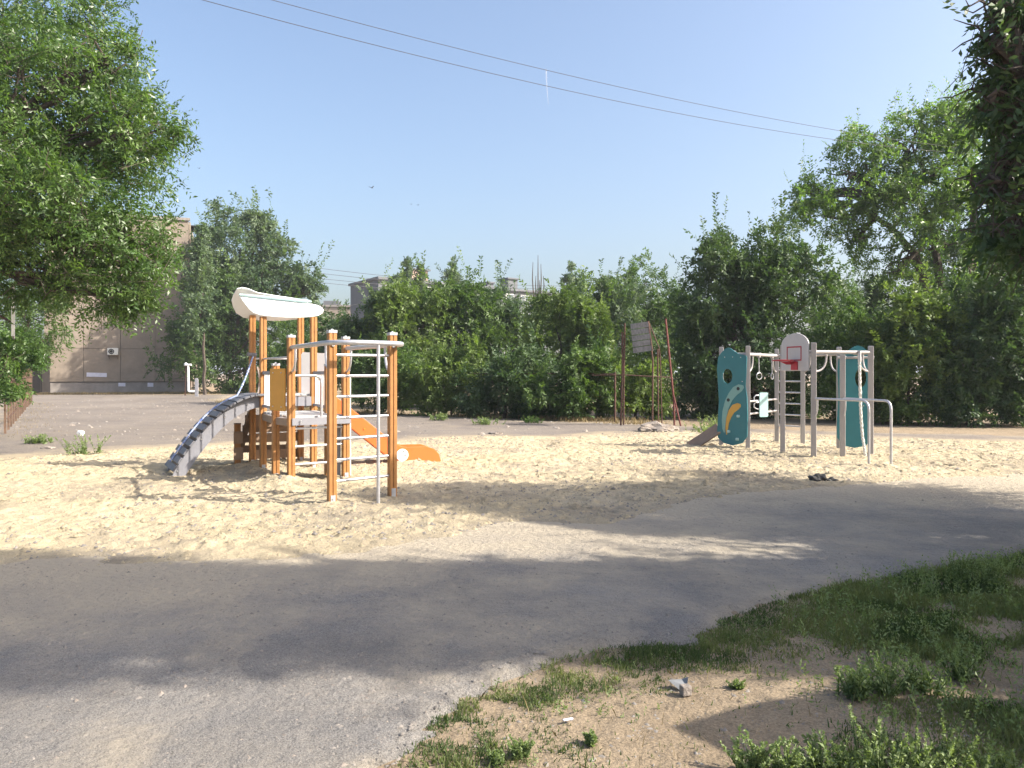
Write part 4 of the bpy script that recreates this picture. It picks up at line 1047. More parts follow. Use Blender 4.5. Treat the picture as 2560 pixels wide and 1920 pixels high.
# large tree at the left, trunk outside the frame
tree('elm_tree', 'large leafy elm filling the upper left corner', 'tree', (-13.2, 14.6, 0),
     LP(14.5, (40, 60, 230, 190, 1.0, 2.2), (150, 250, 250, 190, 0), (60, 430, 300, 210, 0, 2.2), (330, 330, 125, 95, -.3), (250, 160, 110, 110, .4), (130, 560, 270, 160, -.4), (300, 660, 115, 125, -.2), (240, 735, 130, 75, 0), (60, 690, 110, 70, .3), (395, 625, 45, 60, 0), (-60, 300, 220, 300, .5), (90, 610, 200, 110, .5)),
     7600, .50, 14, .10, 101, 'leaf_near', .17, clump=.46, cpl=18, shoots=.06, inner=.42, limbs=6, ratio=.34, twigwood=True, trunk_top=(-11.5, 14.6, 5.0))
tree('young_elm', 'light green young tree hanging over the far rusty posts', 'tree', (-18.2, 27, 0),
     LP(26, (75, 800, 85, 85), (30, 870, 70, 60), (90, 740, 60, 60)), 750, .5, 12, .13, 102, 'leaf', .08, droop=.5, ratio=.3)
tree('fence_bush', 'bright green bush at the near end of the rusty post row', 'bush', (-13.6, 19.8, 0),
     LP(19.5, (20, 890, 75, 60), (-20, 940, 70, 70), (30, 980, 35, 22)), 420, .4, 12, .11, 103, 'leaf_near', .05)
# trees by the beige wall
tree('maple_tree', 'tall rounded tree beside the beige wall, behind the white roof', 'tree', (-21.5, 63.5, 0),
     LP(63, (600, 625, 100, 90), (690, 690, 95, 80), (560, 720, 80, 75), (760, 735, 45, 40), (640, 740, 110, 70), (500, 640, 38, 70, 3), (640, 560, 50, 30)), 2500, 1.1, 14, .29, 111, 'leaf_blue', .22, inner=.2, limbs=6)
tree('wall_elm', 'dense dark green tree shading the right part of the beige wall', 'tree', (-22.0, 62, 0),
     LP(61.5, (500, 850, 75, 90), (560, 800, 90, 110), (640, 840, 95, 110), (520, 910, 110, 70), (620, 930, 100, 55), (530, 750, 55, 65), (600, 770, 70, 70)), 2900, 1.0, 14, .27, 112, 'leaf', .2, inner=.3)
tree('side_poplar', 'slim blue-green tree against the balconies of the beige block', 'tree', (-22.2, 57, 0),
     LP(56, (502, 660, 16, 60), (498, 770, 24, 60), (505, 585, 9, 26)), 700, .8, 12, .25, 113, 'leaf_blue', .12)
# thicket along the far fence, left to right
TH = [  # name, px base, d, lobes, n, mat, label
    ('thicket_tree', 760, 40, [(740, 880, 80, 90), (800, 860, 75, 80), (860, 870, 60, 80), (800, 930, 100, 80)], 1300, 'leaf', 'low bushy tree directly behind the play tower'),
    ('thicket_tree', 905, 37, [(905, 845, 55, 65), (965, 790, 45, 75), (880, 890, 70, 80), (960, 880, 70, 90)], 1300, 'leaf_blue', 'tree with pointed top in front of the grey block, nearest its left end'),
    ('thicket_tree', 1010, 36, [(1010, 770, 65, 80), (1060, 800, 70, 80), (1000, 860, 80, 90), (1070, 900, 70, 80)], 1400, 'leaf_yellow', 'bright green tree below the brick roof vent'),
    ('thicket_tree', 1150, 37, [(1110, 770, 70, 75), (1170, 780, 70, 70), (1140, 850, 90, 90), (1210, 850, 70, 90)], 1400, 'leaf', 'broad green tree in the middle of the thicket, below the tall poplar'),
    ('thicket_tree', 1280, 38, [(1270, 770, 75, 65), (1340, 790, 70, 70), (1250, 850, 70, 80), (1320, 870, 80, 90)], 1400, 'leaf_blue', 'grey-green tree under the bare poplar twigs'),
    ('thicket_tree', 1400, 34, [(1390, 810, 80, 85), (1450, 840, 75, 90), (1380, 900, 90, 90), (1470, 910, 70, 90)], 1500, 'leaf_yellow', 'yellow-green leafy tree left of the broken backboard'),
    ('thicket_tree', 1500, 40, [(1480, 740, 60, 70), (1540, 760, 60, 80), (1500, 830, 80, 90), (1580, 850, 70, 90)], 1300, 'leaf_blue', 'tree rising behind the tilted plank board'),
    ('thicket_tree', 1630, 44, [(1610, 700, 45, 75), (1600, 780, 55, 80), (1660, 780, 60, 80), (1640, 860, 80, 90), (1560, 720, 45, 50)], 1300, 'leaf', 'taller rounded tree behind and right of the broken backboard'),
    ('thicket_bush', 930, 30.5, [(920, 940, 75, 65), (1000, 930, 75, 75), (960, 985, 90, 45)], 1000, 'leaf', 'leafy bush on the fence line right of the tower posts'),
    ('thicket_bush', 1100, 29.5, [(1080, 950, 80, 70), (1150, 935, 70, 80), (1110, 1000, 90, 40)], 1000, 'leaf_yellow', 'bush grown over the rusty fence post'),
    ('thicket_bush', 1260, 28, [(1230, 950, 80, 75), (1310, 950, 80, 80), (1270, 1010, 100, 45)], 1100, 'leaf_dark', 'dark bush hanging low to the court edge, in the middle'),
    ('thicket_bush', 1420, 27, [(1390, 960, 75, 80), (1470, 950, 70, 80), (1430, 1015, 95, 45)], 1100, 'leaf', 'bush with lit leaves just left of the rusty frame'),
    ('thicket_bush', 1590, 27.5, [(1560, 960, 60, 75), (1625, 955, 60, 80), (1590, 1010, 85, 40)], 1000, 'leaf_yellow', 'sunlit bush seen through the legs of the rusty frame'),
]
for q, (nm, bx, dd, ls, n_, mt, lab) in enumerate(TH):
    b = P(bx, HZ, dd); b.z = 0
    big = nm == 'thicket_tree'
    ls = [(l[0], l[1] + .05 * (940 - l[1]), l[2], l[3]) for l in ls]
    tree(nm, lab, 'tree' if big else 'bush', b, LP(dd, *ls), n_, .72 if big else .55, 17, .165 if big else .135, 200 + q, mt, .10 if big else .05, 'thicket behind the court', limbs=4, minz=.15, shoots=.06)
# poplars and thin tops
for q, (px, top, wid, dd, low, lab) in enumerate(((1017, 652, 17, 75, 760, 'slim poplar top left of the brick roof vent'), (1131, 643, 20, 78, 770, 'tallest slim poplar top standing above the middle of the thicket'), (1427, 664, 22, 70, 800, 'slim poplar top right of the bare twigs'), (1055, 668, 12, 76, 740, 'small poplar tip just right of the brick roof vent'), (982, 684, 14, 74, 770, 'short poplar tip above the left end of the grey block'))):
    b = P(px, HZ, dd); b.z = 0; hgt = low - top
    tree('poplar_tree', lab, 'tree', b, LP(dd, (px, top + hgt * .22, wid * .6, hgt * .24), (px, top + hgt * .55, wid, hgt * .32), (px, low, wid * 1.5, hgt * .4)), 420, .6, 12, .26, 240 + q, 'leaf_blue', .1, 'poplars behind the thicket', limbs=3)
bp = thing('bare_poplar', 'bare leafless upright twigs of a dead poplar above the thicket', 'tree', (P(1345, HZ, 70).x, 70, 0))
mb = MB(); b0p = P(1345, 800, 70); mb.tube([(b0p.x, 70, -.2), b0p], [.2, .12], 6)
for dx, ty in ((-14, 655), (-6, 690), (0, 638), (8, 660), (15, 690), (20, 720), (-10, 730), (4, 700)):
    mb.tube([b0p, P(1345 + dx * .7, 760, 70), P(1345 + dx, (ty + 740) / 2, 70), P(1345 + dx * .9, ty, 70)], [.09, .07, .05, .02], 5)
obj('trunk', mb, 'bark', bp)
# right-hand trees
tree('round_elm', 'big dark rounded tree standing behind the climbing frame', 'tree', (9.2, 29.5, 0),
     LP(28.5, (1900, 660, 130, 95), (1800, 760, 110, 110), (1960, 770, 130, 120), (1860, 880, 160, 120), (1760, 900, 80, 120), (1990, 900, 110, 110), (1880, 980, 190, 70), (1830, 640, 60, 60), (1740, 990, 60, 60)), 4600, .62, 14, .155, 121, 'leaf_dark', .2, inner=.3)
tree('tall_elm', 'tall open-crowned tree with forking dark trunks at the right', 'tree', (17.2, 31, 0),
     LP(30.5, (2130, 440, 120, 95), (2250, 360, 120, 85), (2060, 540, 95, 70), (2340, 420, 110, 120), (2230, 520, 130, 75), (2160, 620, 60, 50), (2380, 320, 90, 70), (2450, 480, 110, 130), (2030, 490, 60, 50), (2420, 270, 60, 40), (2340, 620, 90, 80), (2430, 690, 90, 90), (2250, 690, 60, 45)),
    
     3900, .6, 12, .145, 122, 'leaf_fresh', .26, inner=.12, clump=.36, cpl=17, limbs=6,
     stems=[([P(2390, 1075, 31), P(2375, 900, 31), P(2330, 760, 31), P(2290, 640, 31), P(2230, 570, 31), P(2150, 520, 31)], .26, .07),
            ([P(2385, 850, 31), P(2350, 700, 31), P(2330, 560, 31), P(2280, 470, 31), P(2190, 480, 31)], .2, .06),
            ([P(2440, 1070, 31.5), P(2415, 760, 31.5), P(2430, 600, 31.5), P(2440, 440, 31.5), P(2400, 330, 31.5)], .2, .06)])
RT = [
    ('thicket_bush', 2120, 26, [(2110, 900, 90, 110), (2170, 830, 80, 90), (2150, 990, 110, 70)], 1500, 'leaf', 'bush between the round tree and the right teal panel'),
    ('thicket_bush', 2270, 25, [(2250, 900, 90, 110), (2310, 840, 80, 90), (2280, 1000, 110, 70), (2260, 800, 60, 60)], 1600, 'leaf_yellow', 'leafy bush with lit branches right of the climbing frame'),
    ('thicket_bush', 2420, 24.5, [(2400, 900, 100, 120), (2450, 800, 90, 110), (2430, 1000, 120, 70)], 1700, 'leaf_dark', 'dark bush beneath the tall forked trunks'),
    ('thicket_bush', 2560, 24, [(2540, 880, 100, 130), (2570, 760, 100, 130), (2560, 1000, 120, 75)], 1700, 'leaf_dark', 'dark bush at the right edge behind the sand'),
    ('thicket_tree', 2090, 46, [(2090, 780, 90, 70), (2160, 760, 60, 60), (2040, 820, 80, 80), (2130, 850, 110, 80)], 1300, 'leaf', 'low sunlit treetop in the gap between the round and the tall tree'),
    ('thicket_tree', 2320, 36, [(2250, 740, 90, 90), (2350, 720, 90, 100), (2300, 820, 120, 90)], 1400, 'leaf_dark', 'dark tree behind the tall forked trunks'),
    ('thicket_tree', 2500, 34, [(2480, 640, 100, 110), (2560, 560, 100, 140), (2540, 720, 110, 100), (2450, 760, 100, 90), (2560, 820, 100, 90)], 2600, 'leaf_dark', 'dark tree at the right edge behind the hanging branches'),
]
for q, (nm, bx, dd, ls, n_, mt, lab) in enumerate(RT):
    b = P(bx, HZ, dd); b.z = 0
    tree(nm, lab, 'tree' if nm == 'thicket_tree' else 'bush', b, LP(dd, *ls), n_, .6, 16, .135, 260 + q, mt, .07, 'thicket behind the court', limbs=4, minz=.15)
# near tree at the right edge, trunk outside the frame; its shade falls across the path
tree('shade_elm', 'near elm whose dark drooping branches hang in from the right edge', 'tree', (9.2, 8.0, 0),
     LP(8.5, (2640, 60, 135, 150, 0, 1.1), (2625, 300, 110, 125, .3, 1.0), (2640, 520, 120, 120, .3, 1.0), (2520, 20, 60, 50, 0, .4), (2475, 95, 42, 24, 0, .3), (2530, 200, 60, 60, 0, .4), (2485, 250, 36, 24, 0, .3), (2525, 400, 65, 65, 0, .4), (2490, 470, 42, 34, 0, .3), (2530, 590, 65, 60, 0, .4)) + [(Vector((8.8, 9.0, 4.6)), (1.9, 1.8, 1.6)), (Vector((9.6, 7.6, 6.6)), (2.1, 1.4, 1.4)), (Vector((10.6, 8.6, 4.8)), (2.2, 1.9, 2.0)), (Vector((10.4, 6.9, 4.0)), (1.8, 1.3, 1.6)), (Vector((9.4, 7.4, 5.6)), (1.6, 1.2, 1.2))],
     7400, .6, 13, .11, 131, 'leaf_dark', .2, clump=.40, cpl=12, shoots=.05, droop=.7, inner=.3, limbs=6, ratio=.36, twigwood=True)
tree('street_elm', 'tall narrow street tree right of the photographer shading the path', 'tree', (9.4, 2.4, 0),
     [(Vector((9.2, 2.75, 9.8)), (1.7, 1.1, 1.9)), (Vector((9.0, 3.45, 7.2)), (1.8, .9, 1.8)), (Vector((8.8, 3.95, 5.2)), (1.6, .85, 1.4)), (Vector((9.3, 2.3, 11.8)), (1.5, 1.0, 1.4))],
     4600, .6, 14, .14, 132, 'leaf', .2, limbs=5)
tree('street_elm', 'low broad street tree right of the photographer beside the tall one', 'tree', (8.0, 4.4, 0),
     [(Vector((7.6, 4.5, 3.9)), (1.4, .8, 1.3)), (Vector((8.2, 4.2, 5.2)), (1.5, .8, 1.2)), (Vector((7.4, 5.0, 2.7)), (1.2, .7, .8)), (Vector((6.9, 3.9, 2.4)), (1.1, .8, .7)), (Vector((6.7, 4.6, 2.0)), (.9, .7, .6)), (Vector((8.3, 5.7, 2.8)), (1.2, .8, .9)), (Vector((7.0, 4.3, 3.2)), (1.0, .8, .7)), (Vector((7.6, 3.6, 2.6)), (1.0, .7, .7))],
     4600, .55, 14, .13, 133, 'leaf', .13, limbs=4)
# ------------------------------------------------------------------ grass, weeds, litter
def soil_z(x, y): return -.02 + (fbm(x, y, 1.1, 3) - .5) * .035
def blades(name, x, y, h, w, m, label, R, lean=.5, z=None, clump=None):
    n_ = len(x); zz = soil_z(x, y) if z is None else z
    base = np.stack([x, y, zz - .01], 1); a = R.uniform(0, 6.283, n_)
    ln = R.uniform(.1, lean, n_); tip = base + np.stack([np.cos(a) * ln * h, np.sin(a) * ln * h, h * np.sqrt(np.maximum(.05, 1 - ln ** 2))], 1)
    mid = base * .5 + tip * .5; mid[:, 2] += h * .12
    b = R.uniform(0, 6.283, n_); sd = np.stack([np.cos(b), np.sin(b), 0 * b], 1) * w[:, None] / 2
    v = np.stack([base - sd, base + sd, mid + sd * .7, tip, mid - sd * .7], 1).reshape(-1, 3)
    f = np.arange(n_ * 5).reshape(-1, 5)
    val = R.uniform(0, 1, n_) if clump is None else np.clip(clump + R.normal(0, .18, n_), 0, 1)
    o = npmesh(name, v, f, m, attr={'v': np.repeat(val, 5)})
    kind(o, 'stuff'); tag(o, label, 'grass'); return o
R = np.random.default_rng(71)
N0 = 1100000
x, y = R.uniform(-.6, 6.8, N0), R.uniform(2.7, 8.8, N0)
sdist = -sdf(x, y, PATH)      # distance into the soil from the path edge
inside = sdist > -.04
strip = np.clip(sstep(.75, .05, sdist + (fbm(x, y, .5, 81) - .5) * .7), 0, 1) * sstep(.34, .50, fbm(x, y, .45, 83))
left = np.exp(-(((x + .05) / .42) ** 2 + ((y - 3.35) / .55) ** 2)) * sstep(.42, .56, fbm(x, y, .3, 85)) * .75
right = sstep(1.1, 2.0, x - .25 * (y - 4)) * sstep(.30, .50, fbm(x, y, .6, 87))
shade = sstep(4.3, 4.9, y) * sstep(.38, .56, fbm(x, y, .5, 88)) * .8
bare = np.exp(-(((x - 1.0) / .75) ** 2 + ((y - 3.85) / .42) ** 2))
patch = np.zeros(N0)
for (px_, py_, rx_, ry_) in ((1105, 1790, .10, .16), (1180, 1770, .14, .18), (1260, 1745, .14, .16), (1340, 1735, .15, .2), (1430, 1700, .14, .16), (1500, 1705, .2, .14), (1600, 1690, .18, .12), (1120, 1870, .12, .14), (1230, 1860, .16, .16), (1180, 1915, .14, .1), (1560, 1650, .2, .12), (1640, 1720, .16, .1), (1780, 1720, .14, .08), (1840, 1715, .12, .07)):
    g_ = G(px_, py_); patch = np.maximum(patch, np.exp(-(((x - g_.x) / rx_) ** 2 + ((y - g_.y) / ry_) ** 2) ** 1.5))
patch *= sstep(.28, .5, fbm(x, y, .12, 84))
dens = np.clip(np.maximum.reduce([strip, left, right, shade, patch * 1.3]) - bare * 1.1, 0, 1) + .012
ok = inside & (R.random(N0) < dens * np.where(y > 6, .5, 1) * .62)
x, y = x[ok], y[ok]
cl = fbm(x, y, .25, 89); h = (.012 + .042 * cl + .035 * sstep(1.7, 2.6, x) * cl) * R.uniform(.5, 1.4, len(x))
blades('grass', x, y, h, R.uniform(.004, .010, len(x)), 'grass', 'short trampled green grass and low weeds along the asphalt edge', R, .85, clump=sstep(.35, .7, fbm(x, y, .4, 90)))
# dry stalks among the grass
n_ = 2600; x, y = R.uniform(-.4, 6, n_), R.uniform(2.9, 8, n_); ok = (-sdf(x, y, PATH) > 0) & (R.random(n_) < .6); x, y = x[ok], y[ok]
blades('dry_grass', x, y, R.uniform(.03, .12, len(x)), R.uniform(.002, .004, len(x)), 'drygrass', 'dry straw stalks lying on the bare soil', R, .98)
# dry grass and low growth at the foot of the thicket
n_ = 9000; t = R.uniform(0, .62, n_)
foot = np.array([(-17, 46), (-12, 36), (-7.2, 31.2), (-2.2, 28.6), (1.8, 26.8), (4.2, 24.2), (7.5, 22.4), (12, 21), (16, 20)])
ti = np.linspace(0, 1, len(foot)); x = np.interp(t, ti, foot[:, 0]) + R.normal(0, .5, n_); y = np.interp(t, ti, foot[:, 1]) + np.abs(R.normal(0, .9, n_)) - .3
ok = R.random(n_) < sstep(.35, .6, fbm(x, y, 1.5, 91)); x, y = x[ok], y[ok]
hh = R.uniform(.05, .22, len(x))
blades('dry_grass', x, y, hh, R.uniform(.01, .025, len(x)), 'drygrass', 'strip of dry grass at the foot of the thicket', R, .7, z=np.zeros(len(x)))
n_ = 1600; s_ = R.uniform(0, 1, n_); x = -12.6 + s_ * -13.0 + R.normal(.5, .5, n_); y = 19 + s_ * 23 + R.normal(0, .5, n_)
blades('dry_grass', x, y, R.uniform(.03, .10, n_), R.uniform(.006, .012, n_), 'drygrass', 'pale dry grass along the row of rusty posts', R, .8, z=np.zeros(n_))
n_ = 5000; s_ = R.uniform(0, 1, n_); x = -36 + s_ * 14; y = 58.6 + s_ * 3.8 + R.normal(0, .8, n_)
blades('dry_grass', x, y, R.uniform(.05, .2, n_), R.uniform(.02, .05, n_), 'drygrass', 'yellow dry grass strip below the beige end wall', R, .8, z=np.zeros(n_))

def ground_cover(x, y, hgt, leaf, kl, label, seed, m='weed'):
    """hundreds of small leafy shoots that nobody could count, one object"""
    R = np.random.default_rng(seed); n_ = len(x)
    st = np.stack([x, y, soil_z(x, y) - .01], 1); dr = R.normal(size=(n_, 3)) * .55; dr[:, 2] = 1
    v, val = sprigs(st, dr, hgt, kl, leaf, R, -.15, .36, fbm(x, y, .3, seed))
    o = npmesh('ground_cover', v, np.arange(len(v)).reshape(-1, 4), m, attr={'v': val}); kind(o, 'stuff'); tag(o, label, 'plants')
n_ = 5200; x, y = R.uniform(1.0, 5.5, n_), R.uniform(3.0, 7.0, n_)
dd_ = np.clip(sstep(1.3, 2.2, x - .2 * (y - 4)) * sstep(.30, .48, fbm(x, y, .5, 97)), 0, 1); ok = (-sdf(x, y, PATH) > .05) & (R.random(n_) < dd_); x, y = x[ok], y[ok]
ground_cover(x, y, R.uniform(.04, .17, len(x)), .026, 9, 'tangle of low shaded weeds on the right verge', 611)
n_ = 2600; x, y = R.uniform(-.5, 1.8, n_), R.uniform(3.0, 5.2, n_)
ok = (-sdf(x, y, PATH) > .0) & (R.random(n_) < sstep(.5, .62, fbm(x, y, .35, 99)) * sstep(.9, .1, -sdf(x, y, PATH)) + .02); x, y = x[ok], y[ok]
ground_cover(x, y, R.uniform(.015, .05, len(x)), .018, 7, 'small flat weeds scattered over the trodden soil', 612)
def weed(base, hgt, nst, label, seed, leaf=.03, spread=.5, spike=True, group='weeds', m='weed', kl=26, foot=1.0):
    R = np.random.default_rng(seed); rr = random.Random(seed); base = Vector(base)
    root = thing('weed', label, 'plant', base, group)
    stem = MB(); L_, V_ = [], []
    for q in range(nst):
        a = rr.uniform(0, 6.28); sp = rr.uniform(.1, spread); hh = hgt * rr.uniform(.55, 1)
        tip = base + Vector((math.cos(a) * sp * hh, math.sin(a) * sp * hh, hh))
        b1 = base + Vector((rr.gauss(0, .22), rr.gauss(0, .22), 0)) * hgt * foot; tip = tip + (b1 - base)
        mid = b1.lerp(tip, .5) + Vector((math.cos(a), math.sin(a), 0)) * -.06 * hh
        ps = bez(b1, mid, tip, 6); stem.tube(ps, [.0035 - .0003 * k for k in range(7)], 4)
        ts = np.sort(R.uniform(.08, 1, kl))
        pos = np.array([tuple(bez(b1, mid, tip, 20)[int(t * 20)]) for t in ts])
        dirs = R.normal(size=(kl, 3)); dirs[:, 2] = np.abs(dirs[:, 2]) * .6 + .25
        nm = R.normal(size=(kl, 3)) * .4 + np.array([0, 0, 1])
        Ls = leaf * R.uniform(.5, 1.3, kl) * (1.15 - .55 * ts)
        L_.append(leaf_arrays(pos, dirs, nm, Ls, Ls * .42)); V_.append(np.repeat(np.clip(.3 + .6 * ts + R.normal(0, .15, kl), 0, 1), 4))
        if spike and rr.random() < .7:     # seed spike: many tiny leaflets round the tip
            k2 = 26; tt = R.uniform(0, 1, k2); sl = hh * .28
            ax = (tip - mid).normalized(); pos = np.array(tuple(tip)) + np.outer(tt * sl, np.array(tuple(ax)))
            dirs = R.normal(size=(k2, 3)) + np.array(tuple(ax)) * .9; Ls = np.full(k2, leaf * .42)
            L_.append(leaf_arrays(pos, dirs, R.normal(size=(k2, 3)), Ls, Ls * .6)); V_.append(np.repeat(R.uniform(.5, 1, k2), 4))
    v = np.concatenate(L_) - np.array(tuple(base))
    npmesh('leaves', v, np.arange(len(v)).reshape(-1, 4), m, root, {'v': np.concatenate(V_)})
    obj('stem', stem, m, root)
    return root
WD = [  # px, py ground, height, stems, label
    (1880, 1930, .17, 22, 'pale flowering weed clump at the bottom edge, leftmost of the front row'),
    (1960, 1935, .16, 22, 'low pale weed clump at the bottom edge, second from left in the front row'),
    (2040, 1930, .17, 20, 'low weed with upright seed spikes at the bottom edge, third from left'),
    (2110, 1945, .16, 20, 'leafy weed clump at the bottom edge just left of the big weed'),
    (2190, 1950, .30, 20, 'big spreading weed with white-edged leaves, tallest bush of the front row'),
    (2270, 1960, .26, 16, 'weed with forked seed spikes right of the big spreading weed'),
    (2340, 1950, .20, 18, 'leafy weed with pale tips left of the single tall stalk'),
    (2395, 1955, .33, 4, 'single tall seed stalk leaning right at the bottom edge'),
    (2460, 1965, .15, 18, 'low broadleaf weed clump right of the tall stalk'),
    (2530, 1960, .16, 16, 'low broadleaf weed clump in the bottom right corner'),
    (2130, 1735, .26, 24, 'bushy half-shaded weed at the edge of the bare soil, left one'),
    (2210, 1725, .27, 22, 'bushy half-shaded weed at the edge of the bare soil, middle one'),
    (2300, 1720, .25, 22, 'bushy shaded weed at the edge of the bare soil, right one'),
    (2400, 1690, .24, 18, 'shaded weed at the right, behind the row of bushy weeds'),
    (2400, 1455, .36, 20, 'sunlit weed clump on the path verge at the right'),
    (2480, 1460, .30, 18, 'weed clump on the path verge next to the right edge'),
    (1475, 1850, .07, 14, 'small flat weed alone on the bare soil'),
    (1845, 1715, .07, 12, 'small dry weed tuft on the bare soil, left of the bushy weeds'),
    (1300, 1880, .10, 26, 'blue-green weed patch at the left of the bare soil'),
    (1240, 1900, .08, 20, 'small weed at the bottom where soil meets asphalt'),
]
for q, (px, py, hh, ns, lab) in enumerate(WD):
    g = G(px, py); g.z = -.02
    weed(g, hh * (.82 if py > 1900 else .62), ns + 6, lab, 500 + q, leaf=.030 if hh > .12 else .022, spread=.75 if hh < .28 else .5, group='weeds on the soil', kl=30)
wc = G(208, 1140); wc.z = .0
weed(wc, .36, 26, 'dry pale bush on the court edge with a white bag on it', 560, leaf=.06, spread=1.3, foot=1.8, group='weeds on the soil')
for q, (px, py, hh, lab) in enumerate(((1100, 1052, .55, 'sunlit weed at the fence post by the court edge'), (1330, 1058, .45, 'low leafy weed at the court edge under the dark bush'), (1215, 1063, .5, 'pale weed at the court edge left of the dark bush'), (1760, 1085, .6, 'grassy weed left of the left teal panel'), (1785, 1075, .9, 'tall leafy weed behind the left teal panel'), (95, 1110, .4, 'weed tuft at the left court edge near the fence'))):
    g = G(px, py); weed(g, hh * .55, 26, lab, 570 + q, leaf=.07, spread=1.3, foot=2.5, group='weeds by the court', spike=False, m='weed' if q != 1 else 'leaf')
g = G(207, 1117); g.z = .30; g.y -= .1
single('plastic_bag', MB().blob(g, .075, 9, 2, (1, .9, .85), .25), 'white', 'crumpled white plastic bag caught on the dry bush', 'bag')
# black discarded cloth lying on the path
g = G(2055, 1207)
mb = MB().blob(g + Vector((-.06, 0, .05)), .13, 5, 3, (1.1, .6, .55), .35).blob(g + Vector((.13, -.02, .035)), .09, 6, 3, (1.1, .6, .45), .3)
single('black_cloth', mb, 'black', 'crumpled black cloth lying on the shaded path edge', 'cloth')
# bent sheet of metal and concrete cube on the soil
g = G(1702, 1722)
sc = thing('metal_scrap', 'bent grey sheet metal scrap among weeds on the bare soil', 'scrap', tuple(g))
obj('sheet', MB().add([g + Vector((v[0], v[1], v[2] * .62 - .012)) for v in ((-.055, .05, .06), (0, 0, .0), (.035, .02, .03), (.05, .05, .085), (.02, .07, .055), (-.055, .055, .057), (0, .006, -.003), (.036, .026, .028), (.05, .056, .083), (.02, .076, .053))],
    [(0, 1, 2, 4), (4, 2, 3), (9, 7, 6, 5), (8, 7, 9), (0, 5, 6, 1), (1, 6, 7, 2), (2, 7, 8, 3), (3, 8, 9, 4), (4, 9, 5, 0)]), 'dullmetal', sc)
g = G(1714, 1731)
single('concrete_chunk', MB().box(g + ZU * .012, (.05, .045, .05), .3), 'stone', 'small square concrete chunk in front of the bent metal scrap', 'stone', bevel=.006)
g = G(1420, 1797)
single('plastic_shard', MB().box(g + Vector((0, 0, -.002)), (.05, .016, .005), .4), 'paper', 'small pale plastic shard on the bare soil', 'litter', bevel=.002)
# broken concrete heap by the rusty frame
for q, (px, py, r_, lab) in enumerate(((1640, 1079, .30, 'largest flat concrete lump under the rusty frame'), (1662, 1072, .16, 'rounded concrete lump on top right of the heap under the rusty frame'), (1672, 1077, .18, 'concrete lump right of the heap, near the red pole'), (1615, 1080, .16, 'concrete lump left of the heap under the rusty frame'), (1655, 1081, .14, 'small concrete lump in front of the heap under the rusty frame'))):
    g = G(px, py); single('concrete_lump', MB().blob(g + ZU * r_ * .3, r_, 20 + q, 2, (1.5, .9, .55), .28), 'stone', lab, 'stone', 'broken concrete heap')
for q, (px, py, r_, lab) in enumerate(((178, 1128, .07, 'pale stone left of the dry bush on the court edge'), (120, 1122, .10, 'pale stone near the left fence'), (1240, 1086, .12, 'flat pale stone lying on the court behind the slide'), (985, 1081, .11, 'dark flat lump on the court right of the tower'))):
    g = G(px, py); single('stone', MB().blob(g + ZU * r_ * .2, r_, 40 + q, 2, (1.5, 1, .4), .25), 'stone', lab, 'stone', 'stones on the court')
# grit: thousands of small chips on asphalt, soil and court
def chips(name, x, y, z, s, m, label, R):
    n_ = len(x); k = np.array([(-1, -1, 0), (1, -1, 0), (1, 1, 0), (-1, 1, 0), (0, 0, 1)], float)
    a = R.uniform(0, 6.28, n_); ca, sa = np.cos(a), np.sin(a); jit = R.uniform(.5, 1.3, (n_, 5, 1))
    v = k[None] * jit * s[:, None, None]; v[:, :, 2] *= .8
    vx = v[:, :, 0] * ca[:, None] - v[:, :, 1] * sa[:, None] * .6; vy = v[:, :, 0] * sa[:, None] + v[:, :, 1] * ca[:, None] * .6
    v = np.stack([vx + x[:, None], vy + y[:, None], v[:, :, 2] + z[:, None]], -1).reshape(-1, 3)
    f = (np.array([(0, 1, 4), (1, 2, 4), (2, 3, 4), (3, 0, 4)])[None] + (np.arange(n_) * 5)[:, None, None]).reshape(-1, 3)
    o = npmesh(name, v, f, m); kind(o, 'stuff'); tag(o, label, 'gravel'); return o
n_ = 22000; y = 2.9 * np.exp(R.uniform(0, 1.35, n_)); x = R.uniform(-.72, .72, n_) * y
sd = sdf(x, y, PATH); ok = (sd > .02) & (R.random(n_) < .30 + .70 * np.exp(-sd / .35)); x, y = x[ok], y[ok]
s = np.minimum(R.gamma(1.6, .0026, len(x)) + .0012, .016)
chips('gravel', x, y, np.full(len(x), .017), s, 'chip', 'loose dark grit on the asphalt path', R)
n_ = 5000; y = 2.9 * np.exp(R.uniform(0, 1.2, n_)); x = R.uniform(-.72, .72, n_) * y; ok = sdf(x, y, PATH) > .02; x, y = x[ok], y[ok]
chips('gravel', x, y, np.full(len(x), .017), R.gamma(2, .002, len(x)) + .001, 'stone', 'pale stone crumbs on the asphalt path', R)
n_ = 3500; x, y = R.uniform(-.4, 3, n_), R.uniform(2.9, 5.2, n_); ok = sdf(x, y, PATH) < -.02; x, y = x[ok], y[ok]
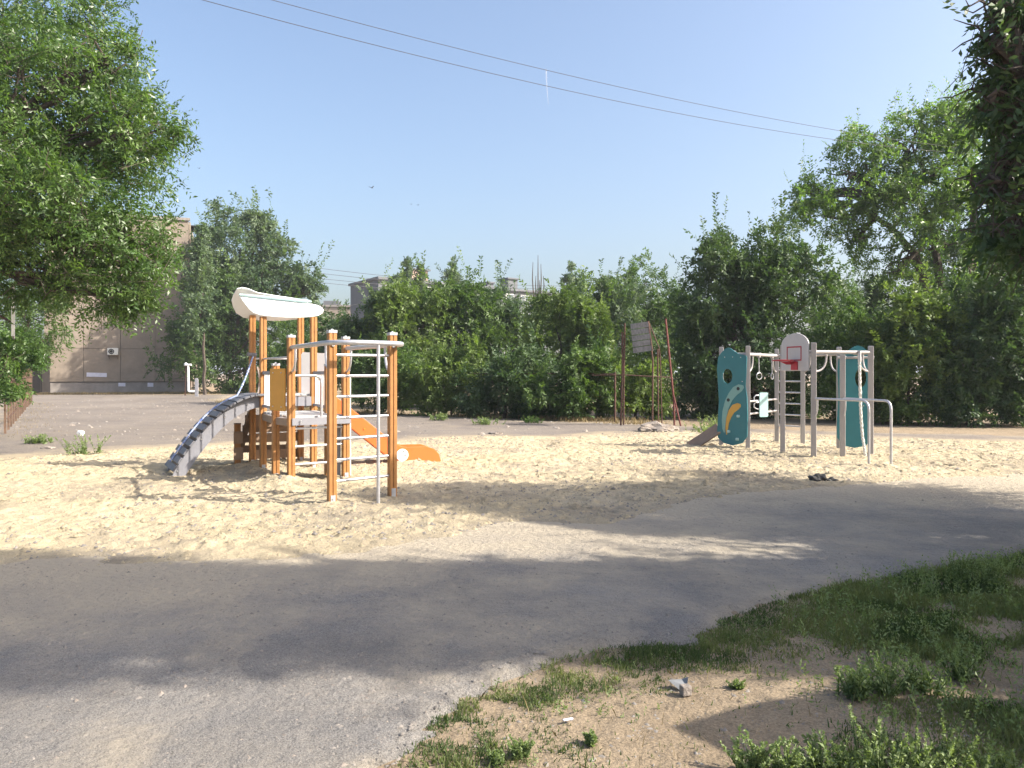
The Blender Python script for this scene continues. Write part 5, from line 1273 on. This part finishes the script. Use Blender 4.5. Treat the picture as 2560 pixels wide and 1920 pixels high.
chips('gravel', x, y, soil_z(x, y) - .001, R.gamma(2, .002, len(x)) + .001, 'chip', 'crumbs and bark bits on the bare soil', R)
n_ = 1600; x, y = R.uniform(-24, 5, n_), R.uniform(18, 46, n_); ok = sdf(x, y, COURT) > .2; x, y = x[ok], y[ok]
chips('gravel', x, y, np.full(len(x), .014), R.gamma(2, .012, len(x)) + .008, 'chip', 'dark debris scattered on the old ball court', R)
n_ = 500; x, y = R.uniform(-24, 5, n_), R.uniform(18, 40, n_); ok = sdf(x, y, COURT) > .2; x, y = x[ok], y[ok]
chips('gravel', x, y, np.full(len(x), .014), R.gamma(2, .014, len(x)) + .01, 'stone', 'pale debris scattered on the old ball court', R)
# clods and leaf scraps on the trampled sand
idx = R.choice(len(SV_), 26000, replace=False); pv = SV_[idx]; ok = (pv[:, 2] > .0); pv = pv[ok]
chips('sand_clods', pv[:, 0], pv[:, 1], pv[:, 2] - .004, np.minimum(R.gamma(2, .007, len(pv)) + .004, .045), 'sand', 'small clods of trampled sand', R)
idx = R.choice(len(SV_), 34000, replace=False); pv = SV_[idx]; ok = (pv[:, 2] > .0) & (R.random(len(pv)) < sstep(.35, .65, fbm(pv[:, 0], pv[:, 1], 2.0, 95))); pv = pv[ok]
chips('leaf_scraps', pv[:, 0], pv[:, 1], pv[:, 2], np.minimum(R.gamma(1.6, .005, len(pv)) + .003, .03), 'chip', 'dark leaf scraps and grit strewn on the sand', R)
# ------------------------------------------------------------------ thin summer haze
hm = bpy.data.materials.new('haze_air'); hm.use_nodes = True; ht = hm.node_tree; ht.nodes.remove(ht.nodes['Principled BSDF'])
pv_ = ht.nodes.new('ShaderNodeVolumePrincipled'); pv_.inputs['Color'].default_value = (.86, .92, 1, 1); pv_.inputs['Density'].default_value = .0005
pv_.inputs['Anisotropy'].default_value = .2
ht.links.new(pv_.outputs[0], ht.nodes['Material Output'].inputs['Volume'])
hz_ = obj('haze', MB().box((0, 2850, 10.5), (6200, 6500, 24)), hm); kind(hz_, 'stuff'); tag(hz_, 'thin pale summer haze in the air', 'haze')
